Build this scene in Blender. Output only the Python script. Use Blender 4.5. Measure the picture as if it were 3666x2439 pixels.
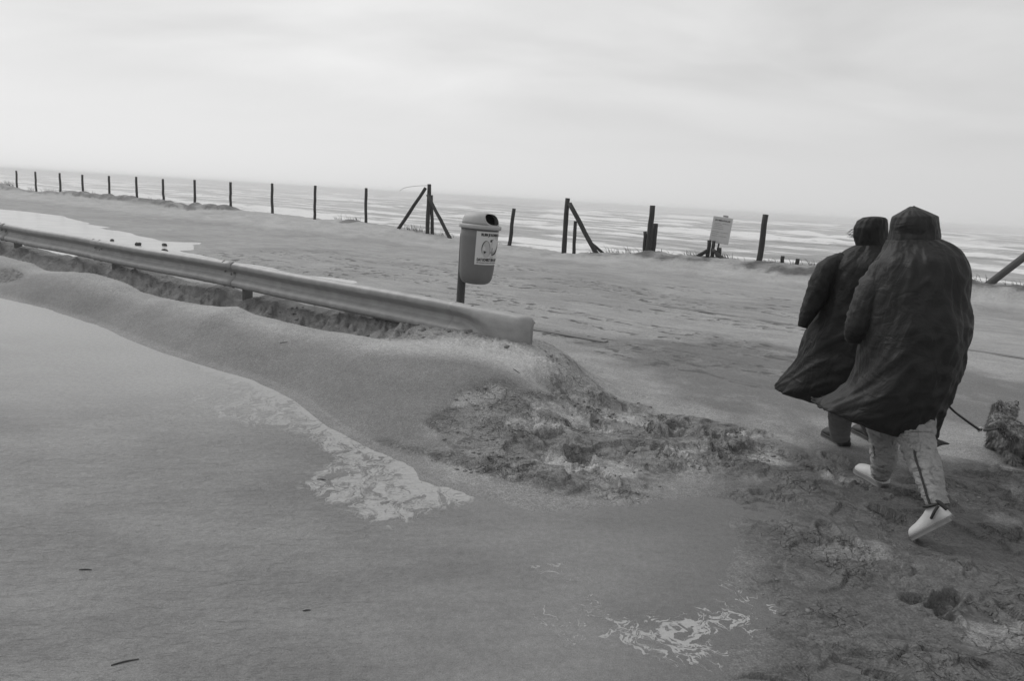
import bpy, bmesh, math, random
import numpy as np
from mathutils import Vector, Matrix

scene = bpy.context.scene
for o in list(bpy.data.objects): bpy.data.objects.remove(o)
col = scene.collection
rng = np.random.default_rng(7)
random.seed(7)

# ------------------------------------------------------------------ camera
CAM_Z = 1.65
ROLL, PITCH = math.radians(3.4), math.radians(11.245)
cam_data = bpy.data.cameras.new('camera')
cam_data.lens = 25.0; cam_data.sensor_width = 36.0
cam_data.clip_start = 0.05; cam_data.clip_end = 30000
cam = bpy.data.objects.new('camera', cam_data); col.objects.link(cam)
fw = Vector((0, math.cos(PITCH), -math.sin(PITCH)))
up0 = Vector((0, math.sin(PITCH), math.cos(PITCH))); r0 = Vector((1, 0, 0))
Rv = r0*math.cos(ROLL) + up0*math.sin(ROLL)
Uv = up0*math.cos(ROLL) - r0*math.sin(ROLL)
cam.matrix_world = Matrix(((Rv.x, Uv.x, -fw.x, 0), (Rv.y, Uv.y, -fw.y, 0), (Rv.z, Uv.z, -fw.z, CAM_Z), (0, 0, 0, 1)))
scene.camera = cam

# ------------------------------------------------------------------ world: overcast sky, sun, exposure
SUN_AZ, SUN_EL = math.radians(-48), math.radians(42)      # azimuth measured from +Y towards +X
sun_dir = Vector((math.sin(SUN_AZ)*math.cos(SUN_EL), math.cos(SUN_AZ)*math.cos(SUN_EL), math.sin(SUN_EL)))
world = bpy.data.worlds.new('World'); scene.world = world; world.use_nodes = True
nt = world.node_tree; nt.nodes.clear()
def wn(t, **k):
    n = nt.nodes.new(t)
    for a, b in k.items(): setattr(n, a, b)
    return n
def wl(a, b): nt.links.new(a, b)
def wmath(op, a, b=None, c=None):
    n = wn('ShaderNodeMath', operation=op)
    for i, q in enumerate((a, b, c)):
        if q is None: continue
        if isinstance(q, (int, float)): n.inputs[i].default_value = q
        else: wl(q, n.inputs[i])
    return n.outputs[0]
sky = wn('ShaderNodeTexSky', sky_type='NISHITA', sun_disc=False, sun_elevation=SUN_EL, sun_rotation=SUN_AZ)
bw = wn('ShaderNodeRGBToBW'); wl(sky.outputs[0], bw.inputs[0])
tc = wn('ShaderNodeTexCoord')
sep = wn('ShaderNodeSeparateXYZ'); wl(tc.outputs['Generated'], sep.inputs[0])
zc = wmath('ADD', wmath('MAXIMUM', sep.outputs[2], 0.0), 0.22)
px, py = wmath('DIVIDE', sep.outputs[0], zc), wmath('DIVIDE', sep.outputs[1], zc)
comb = wn('ShaderNodeCombineXYZ'); wl(px, comb.inputs[0]); wl(py, comb.inputs[1])
rot = wn('ShaderNodeMapping'); rot.inputs['Rotation'].default_value = (0, 0, 0.35); rot.inputs['Scale'].default_value = (0.75, 1.25, 1)
wl(comb.outputs[0], rot.inputs[0])
cn = wn('ShaderNodeTexNoise'); cn.inputs['Scale'].default_value = 1.15; cn.inputs['Detail'].default_value = 5; cn.inputs['Roughness'].default_value = 0.48
cn.inputs['Distortion'].default_value = 0.35
wl(rot.outputs[0], cn.inputs['Vector'])
cl = wmath('MULTIPLY', wmath('SUBTRACT', cn.outputs[0], 0.5), 0.95)       # cloud relief
hfade = wn('ShaderNodeMapRange', interpolation_type='SMOOTHSTEP'); wl(sep.outputs[2], hfade.inputs[0])
hfade.inputs[1].default_value = 0.03; hfade.inputs[2].default_value = 0.22
cl = wmath('MULTIPLY', cl, hfade.outputs[0])
# brighter towards the hidden sun, duller away from it
dotn = wn('ShaderNodeVectorMath', operation='DOT_PRODUCT'); wl(tc.outputs['Generated'], dotn.inputs[0])
dotn.inputs[1].default_value = (math.sin(SUN_AZ), math.cos(SUN_AZ), 0.55)
base = wmath('MULTIPLY_ADD', dotn.outputs['Value'], 0.14, 0.60)
base = wmath('MAXIMUM', base, 0.55)
lum = wmath('MULTIPLY', base, wmath('ADD', cl, 1.0))
tot = wmath('ADD', wmath('MULTIPLY', lum, 9.6), wmath('MULTIPLY', bw.outputs[0], 0.12))
bg = wn('ShaderNodeBackground'); bg.inputs['Strength'].default_value = 0.1
wl(tot, bg.inputs['Color'])
wo = wn('ShaderNodeOutputWorld'); wl(bg.outputs[0], wo.inputs['Surface'])

sd_ = bpy.data.lights.new('sun', 'SUN'); sd_.energy = 1.3; sd_.angle = math.radians(30); sd_.color = (1, 0.995, 0.985)
sun = bpy.data.objects.new('sun', sd_); col.objects.link(sun)
sun.rotation_euler = (-sun_dir).to_track_quat('-Z', 'Y').to_euler(); sun.location = (0, 0, 30)

scene.render.engine = 'CYCLES'
vs = scene.view_settings
vs.view_transform = 'Standard'; vs.look = 'None'; vs.exposure = 0.0; vs.gamma = 1.0; vs.use_curve_mapping = False
scene.cycles.volume_bounces = 1

# ------------------------------------------------------------------ helpers
DU = (-0.8154, 0.5789); DN = (0.5789, 0.8154)      # along the shore / towards the sea
def W(u, v, z=0.0): return (u*DU[0] + v*DN[0], u*DU[1] + v*DN[1], z)

def tag(o, label=None, cat=None, group=None, kind=None):
    if label: o['label'] = label
    if cat: o['category'] = cat
    if group: o['group'] = group
    if kind: o['kind'] = kind
    return o
def empty(name, loc):
    o = bpy.data.objects.new(name, None); o.location = loc; o.empty_display_size = 0.1
    col.objects.link(o); return o
def link(name, mesh, mat, parent=None, smooth=True):
    o = bpy.data.objects.new(name, mesh); col.objects.link(o)
    if mat is not None:
        mesh.materials.clear(); mesh.materials.append(mat)
    if smooth:
        mesh.polygons.foreach_set('use_smooth', [True]*len(mesh.polygons))
    if parent is not None:
        o.parent = parent
        o.matrix_parent_inverse = Matrix.Translation(-Vector(parent.location)) if parent.parent is None else Matrix.Identity(4)
    return o
def pydata(name, verts, faces):
    m = bpy.data.meshes.new(name); m.from_pydata([tuple(map(float, v)) for v in verts], [], faces); m.update(); return m
def grid_mesh(name, P, close_u=False, mask=None):
    """P: (rows, cols, 3) array -> quad mesh"""
    R_, C_, _ = P.shape
    idx = np.arange(R_*C_).reshape(R_, C_)
    nxt = np.roll(idx, -1, 1) if close_u else idx[:, 1:]
    cur = idx if close_u else idx[:, :-1]
    q = np.stack([cur[:-1], nxt[:-1], nxt[1:], cur[1:]], -1).reshape(-1, 4)
    if mask is not None: q = q[mask.reshape(-1)]
    m = bpy.data.meshes.new(name)
    m.vertices.add(R_*C_); m.vertices.foreach_set('co', P.astype(np.float32).reshape(-1))
    m.loops.add(len(q)*4); m.loops.foreach_set('vertex_index', q.astype(np.int32).reshape(-1))
    m.polygons.add(len(q)); m.polygons.foreach_set('loop_start', np.arange(0, len(q)*4, 4, dtype=np.int32))
    m.update(calc_edges=True); m.validate()
    return m
def add_attr(m, name, arr):
    a = m.attributes.new(name, 'FLOAT', 'POINT'); a.data.foreach_set('value', arr.astype(np.float32).reshape(-1))

_g = np.random.default_rng(3); _ang = _g.random(1024)*2*np.pi
_gx, _gy = np.cos(_ang).astype(np.float32), np.sin(_ang).astype(np.float32)
_perm = _g.permutation(1024).astype(np.int32)
def gnoise(x, y, seed=0):
    x = np.asarray(x, np.float32); y = np.asarray(y, np.float32)
    xi = np.floor(x); yi = np.floor(y); fx = x-xi; fy = y-yi
    xi = xi.astype(np.int32); yi = yi.astype(np.int32)
    def g(ix, iy, dx, dy):
        h = _perm[(ix + _perm[(iy + seed*131) & 1023]) & 1023]
        return _gx[h]*dx + _gy[h]*dy
    sx = fx*fx*fx*(fx*(fx*6-15)+10); sy = fy*fy*fy*(fy*(fy*6-15)+10)
    a = g(xi, yi, fx, fy); b = g(xi+1, yi, fx-1, fy); c = g(xi, yi+1, fx, fy-1); d = g(xi+1, yi+1, fx-1, fy-1)
    return (a+(b-a)*sx)*(1-sy) + (c+(d-c)*sx)*sy
def fbm(x, y, o=4, seed=0, gain=0.5):
    t = 0; a = 1.0
    for i in range(o):
        t = t + a*gnoise(x*2**i, y*2**i, seed+i*7); a *= gain
    return t
_wx, _wy, _wr = _g.random(1024).astype(np.float32), _g.random(1024).astype(np.float32), _g.random(1024).astype(np.float32)
def worley(x, y, seed=0):
    xi = np.floor(x).astype(np.int32); yi = np.floor(y).astype(np.int32)
    f1 = np.full(x.shape, 9., np.float32); f2 = f1.copy(); cid = np.zeros(x.shape, np.float32)
    for dx in (-1, 0, 1):
        for dy in (-1, 0, 1):
            h = _perm[(xi+dx + _perm[(yi+dy + seed*131) & 1023]) & 1023]
            d = np.hypot(xi+dx+_wx[h]-x, yi+dy+_wy[h]-y)
            c = d < f1
            f2 = np.where(c, f1, np.minimum(f2, d)); cid = np.where(c, _wr[h], cid); f1 = np.where(c, d, f1)
    return f1, f2-f1, cid
def ss(a, b, x):
    t = np.clip((x-a)/(b-a), 0, 1); return t*t*(3-2*t)
def polysd(x, y, P):
    """signed distance, positive inside"""
    x = np.asarray(x, np.float32); y = np.asarray(y, np.float32)
    dmin = np.full(x.shape, 1e9, np.float32); ins = np.zeros(x.shape, bool)
    n = len(P)
    for i in range(n):
        ax, ay = P[i]; bx, by = P[(i+1) % n]
        ex, ey = bx-ax, by-ay
        t = np.clip(((x-ax)*ex+(y-ay)*ey)/(ex*ex+ey*ey+1e-9), 0, 1)
        dx = x-ax-t*ex; dy = y-ay-t*ey
        dmin = np.minimum(dmin, dx*dx+dy*dy)
        c = ((ay > y) != (by > y))
        with np.errstate(divide='ignore', invalid='ignore'):
            xx = ax + (y-ay)*ex/(ey if abs(ey) > 1e-9 else 1e-9)
        ins ^= c & (x < xx)
    d = np.sqrt(dmin)
    return np.where(ins, d, -d)

# ------------------------------------------------------------------ materials
def mat_new(name):
    m = bpy.data.materials.new(name); m.use_nodes = True
    t = m.node_tree; t.nodes.clear()
    out = t.nodes.new('ShaderNodeOutputMaterial'); b = t.nodes.new('ShaderNodeBsdfPrincipled')
    t.links.new(b.outputs[0], out.inputs['Surface'])
    return m, t, b
class NT:
    def __init__(s, t): s.t = t
    def n(s, typ, **k):
        q = s.t.nodes.new(typ)
        for a, b in k.items(): setattr(q, a, b)
        return q
    def l(s, a, b): s.t.links.new(a, b)
    def math(s, op, a, b=None, c=None, clamp=False):
        q = s.n('ShaderNodeMath', operation=op); q.use_clamp = clamp
        for i, v in enumerate((a, b, c)):
            if v is None: continue
            if isinstance(v, (int, float)): q.inputs[i].default_value = v
            else: s.l(v, q.inputs[i])
        return q.outputs[0]
    def mix(s, f, a, b):
        # float mix a + f*(b-a)
        q = s.n('ShaderNodeMix', data_type='FLOAT'); q.clamp_factor = True
        for i, v in zip((0, 2, 3), (f, a, b)):
            if isinstance(v, (int, float)): q.inputs[i].default_value = v
            else: s.l(v, q.inputs[i])
        return q.outputs[0]
    def rng(s, v, a, b, c=0.0, d=1.0, smooth=True):
        q = s.n('ShaderNodeMapRange', interpolation_type='SMOOTHSTEP' if smooth else 'LINEAR')
        s.l(v, q.inputs[0])
        for i, k in enumerate((a, b, c, d)): q.inputs[i+1].default_value = k
        return q.outputs[0]
    def noise(s, vec, scale, detail=3, rough=0.5, dist=0.0):
        q = s.n('ShaderNodeTexNoise'); q.inputs['Scale'].default_value = scale; q.inputs['Detail'].default_value = detail
        q.inputs['Roughness'].default_value = rough; q.inputs['Distortion'].default_value = dist
        if vec is not None: s.l(vec, q.inputs['Vector'])
        return q.outputs[0]
    def mapv(s, vec, scale=(1, 1, 1), rotz=0.0):
        q = s.n('ShaderNodeMapping'); q.inputs['Scale'].default_value = scale; q.inputs['Rotation'].default_value = (0, 0, rotz)
        s.l(vec, q.inputs[0]); return q.outputs[0]
    def attr(s, name):
        q = s.n('ShaderNodeAttribute'); q.attribute_name = name; return q.outputs['Fac']
    def bump(s, h, dist, strength=1.0, normal=None):
        q = s.n('ShaderNodeBump'); q.inputs['Distance'].default_value = dist; q.inputs['Strength'].default_value = strength
        s.l(h, q.inputs['Height'])
        if normal is not None: s.l(normal, q.inputs['Normal'])
        return q.outputs[0]
    def obj(s): return s.n('ShaderNodeTexCoord').outputs['Object']
    def pos(s): return s.n('ShaderNodeNewGeometry').outputs['Position']

def simple(name, g, rough=0.6, metal=0.0, nscale=None, namp=0.25, bump=0.0, bscale=None, detail=4, stretch=(1, 1, 1), spec=0.5):
    m, t, b = mat_new(name); k = NT(t)
    b.inputs['Roughness'].default_value = rough; b.inputs['Metallic'].default_value = metal
    b.inputs['Specular IOR Level'].default_value = spec
    if nscale:
        vec = k.mapv(k.obj(), stretch)
        nz = k.noise(vec, nscale, detail, 0.6)
        k.l(k.mix(nz, g*(1-namp), g*(1+namp)), b.inputs['Base Color'])
    else:
        b.inputs['Base Color'].default_value = (g, g, g, 1)
    if bump:
        vec = k.mapv(k.obj(), stretch)
        k.l(k.bump(k.noise(vec, bscale or nscale or 20, 3, 0.6), bump), b.inputs['Normal'])
    return m

# sand: dry / damp / wet, flaky crust, asphalt where the sand is thin
M_SAND, t, b = mat_new('sand'); k = NT(t)
pos = k.pos()
uvm = k.mapv(pos, (1, 1, 1), math.radians(35.4))           # x' along the shore, y' towards the sea
wet, rough_a, asph, dry = (k.attr(a) for a in ('wet', 'rough', 'asph', 'dry'))
n_lo = k.noise(pos, 0.9, 4, 0.55)
n_mid = k.noise(pos, 7.0, 5, 0.6)
n_hi = k.noise(pos, 110.0, 2, 0.6)
n_gr = k.noise(pos, 420.0, 2, 0.7)
streak = k.noise(k.mapv(uvm, (0.9, 2.0, 1)), 1.6, 5, 0.62, 0.3)
flake = k.noise(k.mapv(uvm, (2.6, 5.2, 1)), 2.4, 5, 0.66, 0.5)
base = k.mix(wet, 0.31, 0.12)
base = k.mix(dry, base, 0.43)
base = k.math('MULTIPLY', base, k.mix(n_lo, 0.82, 1.18))
base = k.math('MULTIPLY', base, k.mix(n_mid, 0.90, 1.10))
base = k.math('MULTIPLY', base, k.mix(k.rng(streak, 0.36, 0.66), 0.9, 1.08))
n_h2 = k.noise(pos, 26.0, 5, 0.9)
base = k.math('MULTIPLY', base, k.mix(k.rng(n_hi, 0.30, 0.70, smooth=False), 0.66, 1.34))
base = k.math('MULTIPLY', base, k.mix(k.rng(n_gr, 0.30, 0.70, smooth=False), 0.66, 1.34))
base = k.math('MULTIPLY', base, k.mix(k.rng(n_h2, 0.32, 0.68, smooth=False), 0.74, 1.26))
# dark damp flakes of broken crust
fl = k.math('MULTIPLY', k.rng(flake, 0.535, 0.60), k.math('MULTIPLY', k.rng(rough_a, 0.15, 0.7), k.math('SUBTRACT', 1.0, k.math('MULTIPLY', dry, 0.9))))
base = k.mix(k.math('MULTIPLY', fl, 0.62), base, 0.075)
trk_a = k.attr('track')
rf = k.noise(k.mapv(uvm, (4.2, 6.2, 1)), 1.0, 3, 0.6, 0.4)
fl2 = k.math('MULTIPLY', k.rng(rf, 0.56, 0.60), k.rng(trk_a, 0.15, 0.5))
base = k.mix(k.math('MULTIPLY', fl2, 0.8), base, 0.065)
# asphalt with pale grit
grit = k.n('ShaderNodeTexVoronoi'); grit.inputs['Scale'].default_value = 75; k.l(pos, grit.inputs['Vector'])
gcol = k.mix(k.rng(grit.outputs['Distance'], 0.22, 0.30), 0.42, 0.085)
sel = k.noise(pos, 45, 2, 0.6)
gcol = k.mix(k.rng(sel, 0.52, 0.62), 0.10, gcol)
amask = k.math('MULTIPLY', asph, k.rng(k.noise(pos, 1.6, 5, 0.7), 0.22, 0.50))
base = k.mix(k.math('MULTIPLY', amask, 0.62), base, gcol)
vw = k.n('ShaderNodeVectorMath', operation='MULTIPLY_ADD'); vwc = k.n('ShaderNodeTexNoise'); vwc.inputs['Scale'].default_value = 9; vwc.inputs['Detail'].default_value = 5; k.l(pos, vwc.inputs['Vector'])
k.l(vwc.outputs['Color'], vw.inputs[0]); vw.inputs[1].default_value = (.26, .20, 0); k.l(pos, vw.inputs[2])
vr = k.n('ShaderNodeTexVoronoi', feature='DISTANCE_TO_EDGE'); vr.inputs['Scale'].default_value = 11; k.l(vw.outputs[0], vr.inputs['Vector'])
vr2 = k.n('ShaderNodeTexVoronoi', feature='F1'); vr2.inputs['Scale'].default_value = 24; k.l(vw.outputs[0], vr2.inputs['Vector'])
ckm = k.math('MULTIPLY', k.rng(rough_a, 0.35, 0.8), k.rng(k.noise(pos, 2.3, 3, 0.5), 0.46, 0.60))
ck = k.math('MULTIPLY', k.math('MULTIPLY', k.rng(vr.outputs['Distance'], 0.06, 0.0), k.rng(k.noise(pos, 8, 3, 0.6), 0.46, 0.6)), ckm)
base = k.mix(k.math('MULTIPLY', ck, 0.45), base, 0.06)
k.l(base, b.inputs['Base Color'])
k.l(k.mix(wet, 0.95, 0.62), b.inputs['Roughness'])
b.inputs['Specular IOR Level'].default_value = 0.3
h = k.math('MULTIPLY', n_gr, 0.25)
h = k.math('ADD', h, k.math('MULTIPLY', n_hi, 0.7))
nb = k.bump(h, 0.006, 0.6)
h2 = k.math('MULTIPLY', flake, k.math('ADD', k.math('MULTIPLY', rough_a, 1.0), 0.12))
nb = k.bump(h2, 0.06, 0.85, nb)
nb = k.bump(k.math('MULTIPLY', k.math('ADD', k.rng(vr.outputs['Distance'], 0.0, 0.12), k.math('MULTIPLY', vr2.outputs['Distance'], -0.35)), ckm), 0.022, 0.7, nb)
nb = k.bump(k.math('MULTIPLY', rf, trk_a), 0.12, 0.8, nb)
h3 = k.noise(k.mapv(uvm, (9, 13, 1)), 1.0, 3, 0.6, 0.5)
nb = k.bump(h3, 0.012, 0.35, nb)
k.l(nb, b.inputs['Normal'])

# turbid shallow rain water with ripples and blown foam
M_PUDDLE, t, b = mat_new('puddle_water'); k = NT(t); PUDDLE_B = b
pos = k.pos()
foam_a, line_a, rip_a = k.attr('foam'), k.attr('lines'), k.attr('ripple')
w_lo = k.noise(pos, 0.8, 4, 0.6)
warp = k.n('ShaderNodeVectorMath', operation='ADD')
wcol = k.n('ShaderNodeTexNoise'); wcol.inputs['Scale'].default_value = 5; wcol.inputs['Detail'].default_value = 4; k.l(pos, wcol.inputs['Vector'])
wsub = k.n('ShaderNodeVectorMath', operation='MULTIPLY_ADD'); k.l(wcol.outputs['Color'], wsub.inputs[0]); wsub.inputs[1].default_value = (.35, .35, 0); wsub.inputs[2].default_value = (-.17, -.17, 0)
k.l(pos, warp.inputs[0]); k.l(wsub.outputs[0], warp.inputs[1])
fm = k.mapv(warp.outputs[0], (1.9, 0.9, 1), 0.62)
fr1 = k.math('SUBTRACT', 1.0, k.math('MULTIPLY', k.math('ABSOLUTE', k.math('SUBTRACT', k.noise(fm, 5.5, 5, 0.62, 0.9), 0.5)), 5.0))
fr2 = k.math('SUBTRACT', 1.0, k.math('MULTIPLY', k.math('ABSOLUTE', k.math('SUBTRACT', k.noise(fm, 13.0, 4, 0.6, 0.6), 0.5)), 5.0))
pat = k.math('ADD', k.math('MULTIPLY', fr1, 0.40), k.math('ADD', k.math('MULTIPLY', fr2, 0.30), k.math('MULTIPLY', k.noise(fm, 3.0, 5, 0.65), 0.55)))
f1 = k.rng(k.math('ADD', pat, k.math('MULTIPLY', foam_a, 0.95)), 1.23, 1.52)
f1 = k.math('MULTIPLY', f1, k.rng(foam_a, 0.02, 0.25))
# filaments: contour lines of a warped noise
ln = k.noise(warp.outputs[0], 2.1, 4, 0.6, 0.8)
l1 = k.math('ABSOLUTE', k.math('SUBTRACT', ln, 0.5))
ln2 = k.noise(k.mapv(warp.outputs[0], (1, 1, 1), 1.0), 4.6, 3, 0.6, 0.5)
l2 = k.math('ABSOLUTE', k.math('SUBTRACT', ln2, 0.47))
wdt = k.noise(pos, 9, 3, 0.6)
lmask = k.math('MULTIPLY', k.math('MINIMUM', line_a, 1.0), k.rng(wdt, 0.40, 0.62))
lw = k.math('MULTIPLY', lmask, 0.017)
f2 = k.math('DIVIDE', k.math('SUBTRACT', lw, k.math('MINIMUM', l1, k.math('MULTIPLY', l2, 1.2))), 0.006, clamp=True)
ln3 = k.noise(warp.outputs[0], 8.5, 3, 0.6, 1.0)
l3 = k.math('ABSOLUTE', k.math('SUBTRACT', ln3, 0.5))
f3 = k.math('DIVIDE', k.math('SUBTRACT', k.math('MULTIPLY', k.rng(line_a, 0.9, 2.0), k.math('MULTIPLY', k.rng(wdt, 0.25, 0.55), 0.048)), l3), 0.012, clamp=True)
f2 = k.math('MAXIMUM', f2, f3)
foam = k.math('MAXIMUM', f1, k.math('MULTIPLY', f2, 1.0), clamp=True)
grain = k.noise(pos, 160, 3, 0.7)
wb = k.mix(k.rng(k.noise(k.mapv(pos, (0.8, 1.6, 1), -0.35), 1.1, 6, 0.68), 0.3, 0.7), 0.155, 0.235)
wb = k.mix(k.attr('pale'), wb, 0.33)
wb = k.mix(k.attr('thin'), wb, 0.145)
gr2 = k.noise(pos, 420, 2, 0.7)
wb = k.math('MULTIPLY', wb, k.mix(k.rng(grain, .3, .7, smooth=False), 0.76, 1.24))
wb = k.math('MULTIPLY', wb, k.mix(k.rng(gr2, .3, .7, smooth=False), 0.72, 1.28))
wb = k.math('MULTIPLY', wb, k.mix(k.rng(k.noise(pos, 30, 5, 0.9), .32, .68, smooth=False), 0.78, 1.22))
fb = k.mix(k.noise(pos, 60, 3, 0.6), 0.32, 0.47)
k.l(k.mix(foam, wb, fb), b.inputs['Base Color'])
k.l(k.mix(foam, 0.50, 0.85), b.inputs['Roughness'])
b.inputs['IOR'].default_value = 1.33
rp = k.noise(k.mapv(pos, (4.2, 10, 1), -0.22), 1.7, 4, 0.65, 0.5)
rp2 = k.noise(k.mapv(pos, (10, 24, 1), -0.15), 1.7, 3, 0.65, 0.3)
hh = k.math('MULTIPLY', k.math('ADD', rp, k.math('MULTIPLY', rp2, 0.45)), rip_a)
nb = k.bump(hh, 0.026, 0.85)
nb = k.bump(k.math('MULTIPLY', foam, 1.0), 0.008, 0.5, nb)
nb = k.bump(grain, 0.005, 0.7, nb)
k.l(nb, b.inputs['Normal'])

M_POOL = simple('clear_rain_water', 0.46, 0.24, 0, 1.2, 0.25, 0.003, 7, 3, (1, 1, 1), 0.5)
M_POOL.node_tree.nodes['Principled BSDF'].inputs['IOR'].default_value = 1.33
# North-sea water with surf
M_SEA, t, b = mat_new('sea_water'); k = NT(t)
pos = k.pos(); foam_a = k.attr('foam')
uvm = k.mapv(pos, (1, 1, 1), math.radians(35.4))
fn = k.noise(k.mapv(uvm, (0.05, 0.20, 1)), 1.0, 8, 0.70, 0.4)
fn2 = k.noise(k.mapv(uvm, (0.5, 1.6, 1)), 1.0, 4, 0.7, 0.3)
q = k.math('ADD', foam_a, k.math('ADD', k.math('MULTIPLY', k.math('SUBTRACT', fn, 0.5), 2.3), k.math('MULTIPLY', k.math('SUBTRACT', fn2, 0.5), 1.3)))
foam = k.rng(q, 0.18, 0.95)
wbase = k.mix(k.math('ADD', k.math('MULTIPLY', k.attr('tone'), 0.75), k.math('MULTIPLY', k.rng(k.noise(k.mapv(uvm, (0.07, 0.26, 1)), 1.0, 8, 0.78), 0.34, 0.66, smooth=False), 0.25)), 0.13, 0.42)
k.l(k.mix(foam, wbase, 0.78), b.inputs['Base Color'])
k.l(k.mix(foam, 0.34, 0.9), b.inputs['Roughness']); b.inputs['IOR'].default_value = 1.33
wv = k.noise(k.mapv(uvm, (0.35, 1.1, 1)), 1.0, 5, 0.65, 0.4)
k.l(k.bump(wv, 0.9, 0.7), b.inputs['Normal'])

M_STEEL = simple('galvanised_steel', 0.30, 0.55, 0.15, 7.0, 0.42, 0.002, 45, 8)
M_STEEL_DARK = simple('weathered_steel', 0.13, 0.6, 0.4, 14.0, 0.4, 0.002, 40)
M_WOOD = simple('tarred_wood', 0.024, 0.8, 0, 9.0, 0.6, 0.006, 22, 5, (1, 1, 0.12))
M_WOOD_PALE = simple('weathered_wood', 0.075, 0.85, 0, 9.0, 0.5, 0.006, 22, 5, (1, 1, 0.15))
M_BIN = simple('grey_plastic', 0.15, 0.55, 0, 18.0, 0.12, 0.0008, 90, 5)
M_BIN_LID = simple('pale_grey_plastic', 0.40, 0.6, 0, 18.0, 0.12, 0.0008, 90, 5)
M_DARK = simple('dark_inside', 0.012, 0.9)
M_PAPER = simple('poster_paper', 0.62, 0.5, 0, 12.0, 0.08)
M_INK = simple('black_ink', 0.025, 0.5)
M_INK_GREY = simple('grey_ink', 0.28, 0.5, 0, 30, 0.3)
M_INK_PALE = simple('pale_grey_ink', 0.48, 0.5, 0, 30, 0.12)
M_SIGN = simple('painted_board', 0.50, 0.6, 0, 8.0, 0.15)
def cloth(name, g, rough, spec, d1, d2):
    m, t, b = mat_new(name); k = NT(t); o = k.obj()
    b.inputs['Roughness'].default_value = rough; b.inputs['Specular IOR Level'].default_value = spec
    k.l(k.mix(k.noise(o, 6, 5, 0.6), g*.72, g*1.28), b.inputs['Base Color'])
    a = k.noise(k.mapv(o, (1.5, 1.5, 0.8)), 4.2, 3, 0.5, 1.6)
    r = k.math('ABSOLUTE', k.math('SUBTRACT', k.noise(k.mapv(o, (1.0, 1.0, 1.6)), 5.5, 3, 0.5, 1.2), 0.5))
    nb = k.bump(a, d1, 0.8); nb = k.bump(r, d1*.9, 0.7, nb)
    nb = k.bump(k.noise(o, 26, 4, 0.6, 0.8), d2, 0.7, nb)
    k.l(nb, b.inputs['Normal']); return m
M_DENIM = cloth('pale_denim', 0.30, 0.9, 0.2, .09, .02)
M_COAT = cloth('dark_nylon', 0.015, 0.58, 0.30, .022, .003)
M_COAT2 = cloth('black_nylon', 0.0085, 0.58, 0.24, .022, .003)
M_DENIM_DARK = simple('dark_denim', 0.10, 0.9, 0, 16.0, 0.35, 0.004, 35, 6)
M_SHOE = simple('white_leather', 0.50, 0.6, 0, 22.0, 0.22, 0.002, 60)
M_SOLE = simple('grey_rubber', 0.16, 0.8, 0, 25.0, 0.3)
M_BOOT = simple('black_leather', 0.020, 0.6, 0, 20, 0.3)
M_SKIN = simple('skin', 0.40, 0.55, 0, 20, 0.06)
M_HAIR = simple('dark_hair', 0.03, 0.6)
M_FUR = simple('brindle_fur', 0.30, 0.85, 0, 9.0, 0.75, 0, None, 4)
M_DOGSKIN = simple('dark_undercoat', 0.06, 0.9)
M_LEASH = simple('black_strap', 0.015, 0.5)
M_RING = simple('bright_metal', 0.7, 0.3, 0.9)
M_KERB = simple('concrete_kerb', 0.17, 0.9, 0, 9, 0.3, 0.004, 50)
M_STONE = simple('dark_stone', 0.05, 0.8, 0, 20, 0.4)
M_STRAW = simple('dark_straw', 0.07, 0.9)
M_GRASS = simple('marram_grass', 0.085, 0.8, 0, 3.0, 0.5)
M_CLOD = simple('damp_sand_clod', 0.19, 0.95, 0, 30, 0.35, 0.004, 120)

# ------------------------------------------------------------------ ground
PUDDLE = [(-14, 14.3), (-9.5, 11.1), (-6.83, 9.30), (-4.93, 8.06), (-2.94, 6.44), (-2.15, 5.95), (-1.61, 5.41), (-1.19, 4.83), (-0.84, 4.44), (-0.58, 4.24),
          (-0.39, 3.85), (0.1, 3.70), (0.73, 3.80), (1.20, 4.05), (1.42, 3.95), (1.40, 3.64), (1.30, 3.29), (1.15, 3.02), (1.26, 2.79), (0.97, 2.29), (0.9, 1.4), (0.2, 0.2), (-2, -2), (-9, -3), (-18, 2)]
ROADPOOL = [(-24, 31), (-17.4, 27.2), (-11.6, 20.9), (-9.57, 18.7), (-8.73, 19.2), (-7.98, 16.76), (-6.21, 14.97), (-4.5, 13.68), (-3.3, 12.75), (-4.6, 12.0), (-8.2, 13.6), (-11.5, 15.8), (-18, 21)]
TRA = [(-0.50, 4.76), (-0.42, 5.13), (0.28, 5.32), (0.58, 5.75), (1.13, 5.73), (1.49, 5.45), (2.07, 5.13), (2.15, 4.53), (1.56, 4.08), (1.20, 4.23), (0.74, 3.90), (0.23, 3.88), (-0.31, 4.29)]
TRB = [(1.30, 4.10), (2.06, 4.85), (2.74, 4.54), (3.9, 4.9), (5.0, 3.0), (2.5, 0.5), (0.85, 0.8), (0.90, 2.29), (1.15, 2.79), (1.18, 3.24)]
TRC = [(0.06, 6.15), (0.25, 6.2), (0.64, 6.1), (0.95, 5.7), (0.75, 5.10), (0.41, 5.3), (0.2, 5.8)]
TRD = [(-0.88,4.53),(-0.42,4.38),(0.00,4.14),(0.36,4.00),(0.74,3.98),(0.86,3.88),(0.73,3.78),(0.22,3.83),(-0.2,4.06),(-0.64,4.29)]
BRIGHT = [(-0.41, 5.06), (0.0, 5.12), (0.27, 5.18), (0.59, 5.46), (1.09, 5.56), (1.10, 5.05), (0.57, 4.80), (0.26, 4.68), (-0.19, 4.68)]
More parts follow.
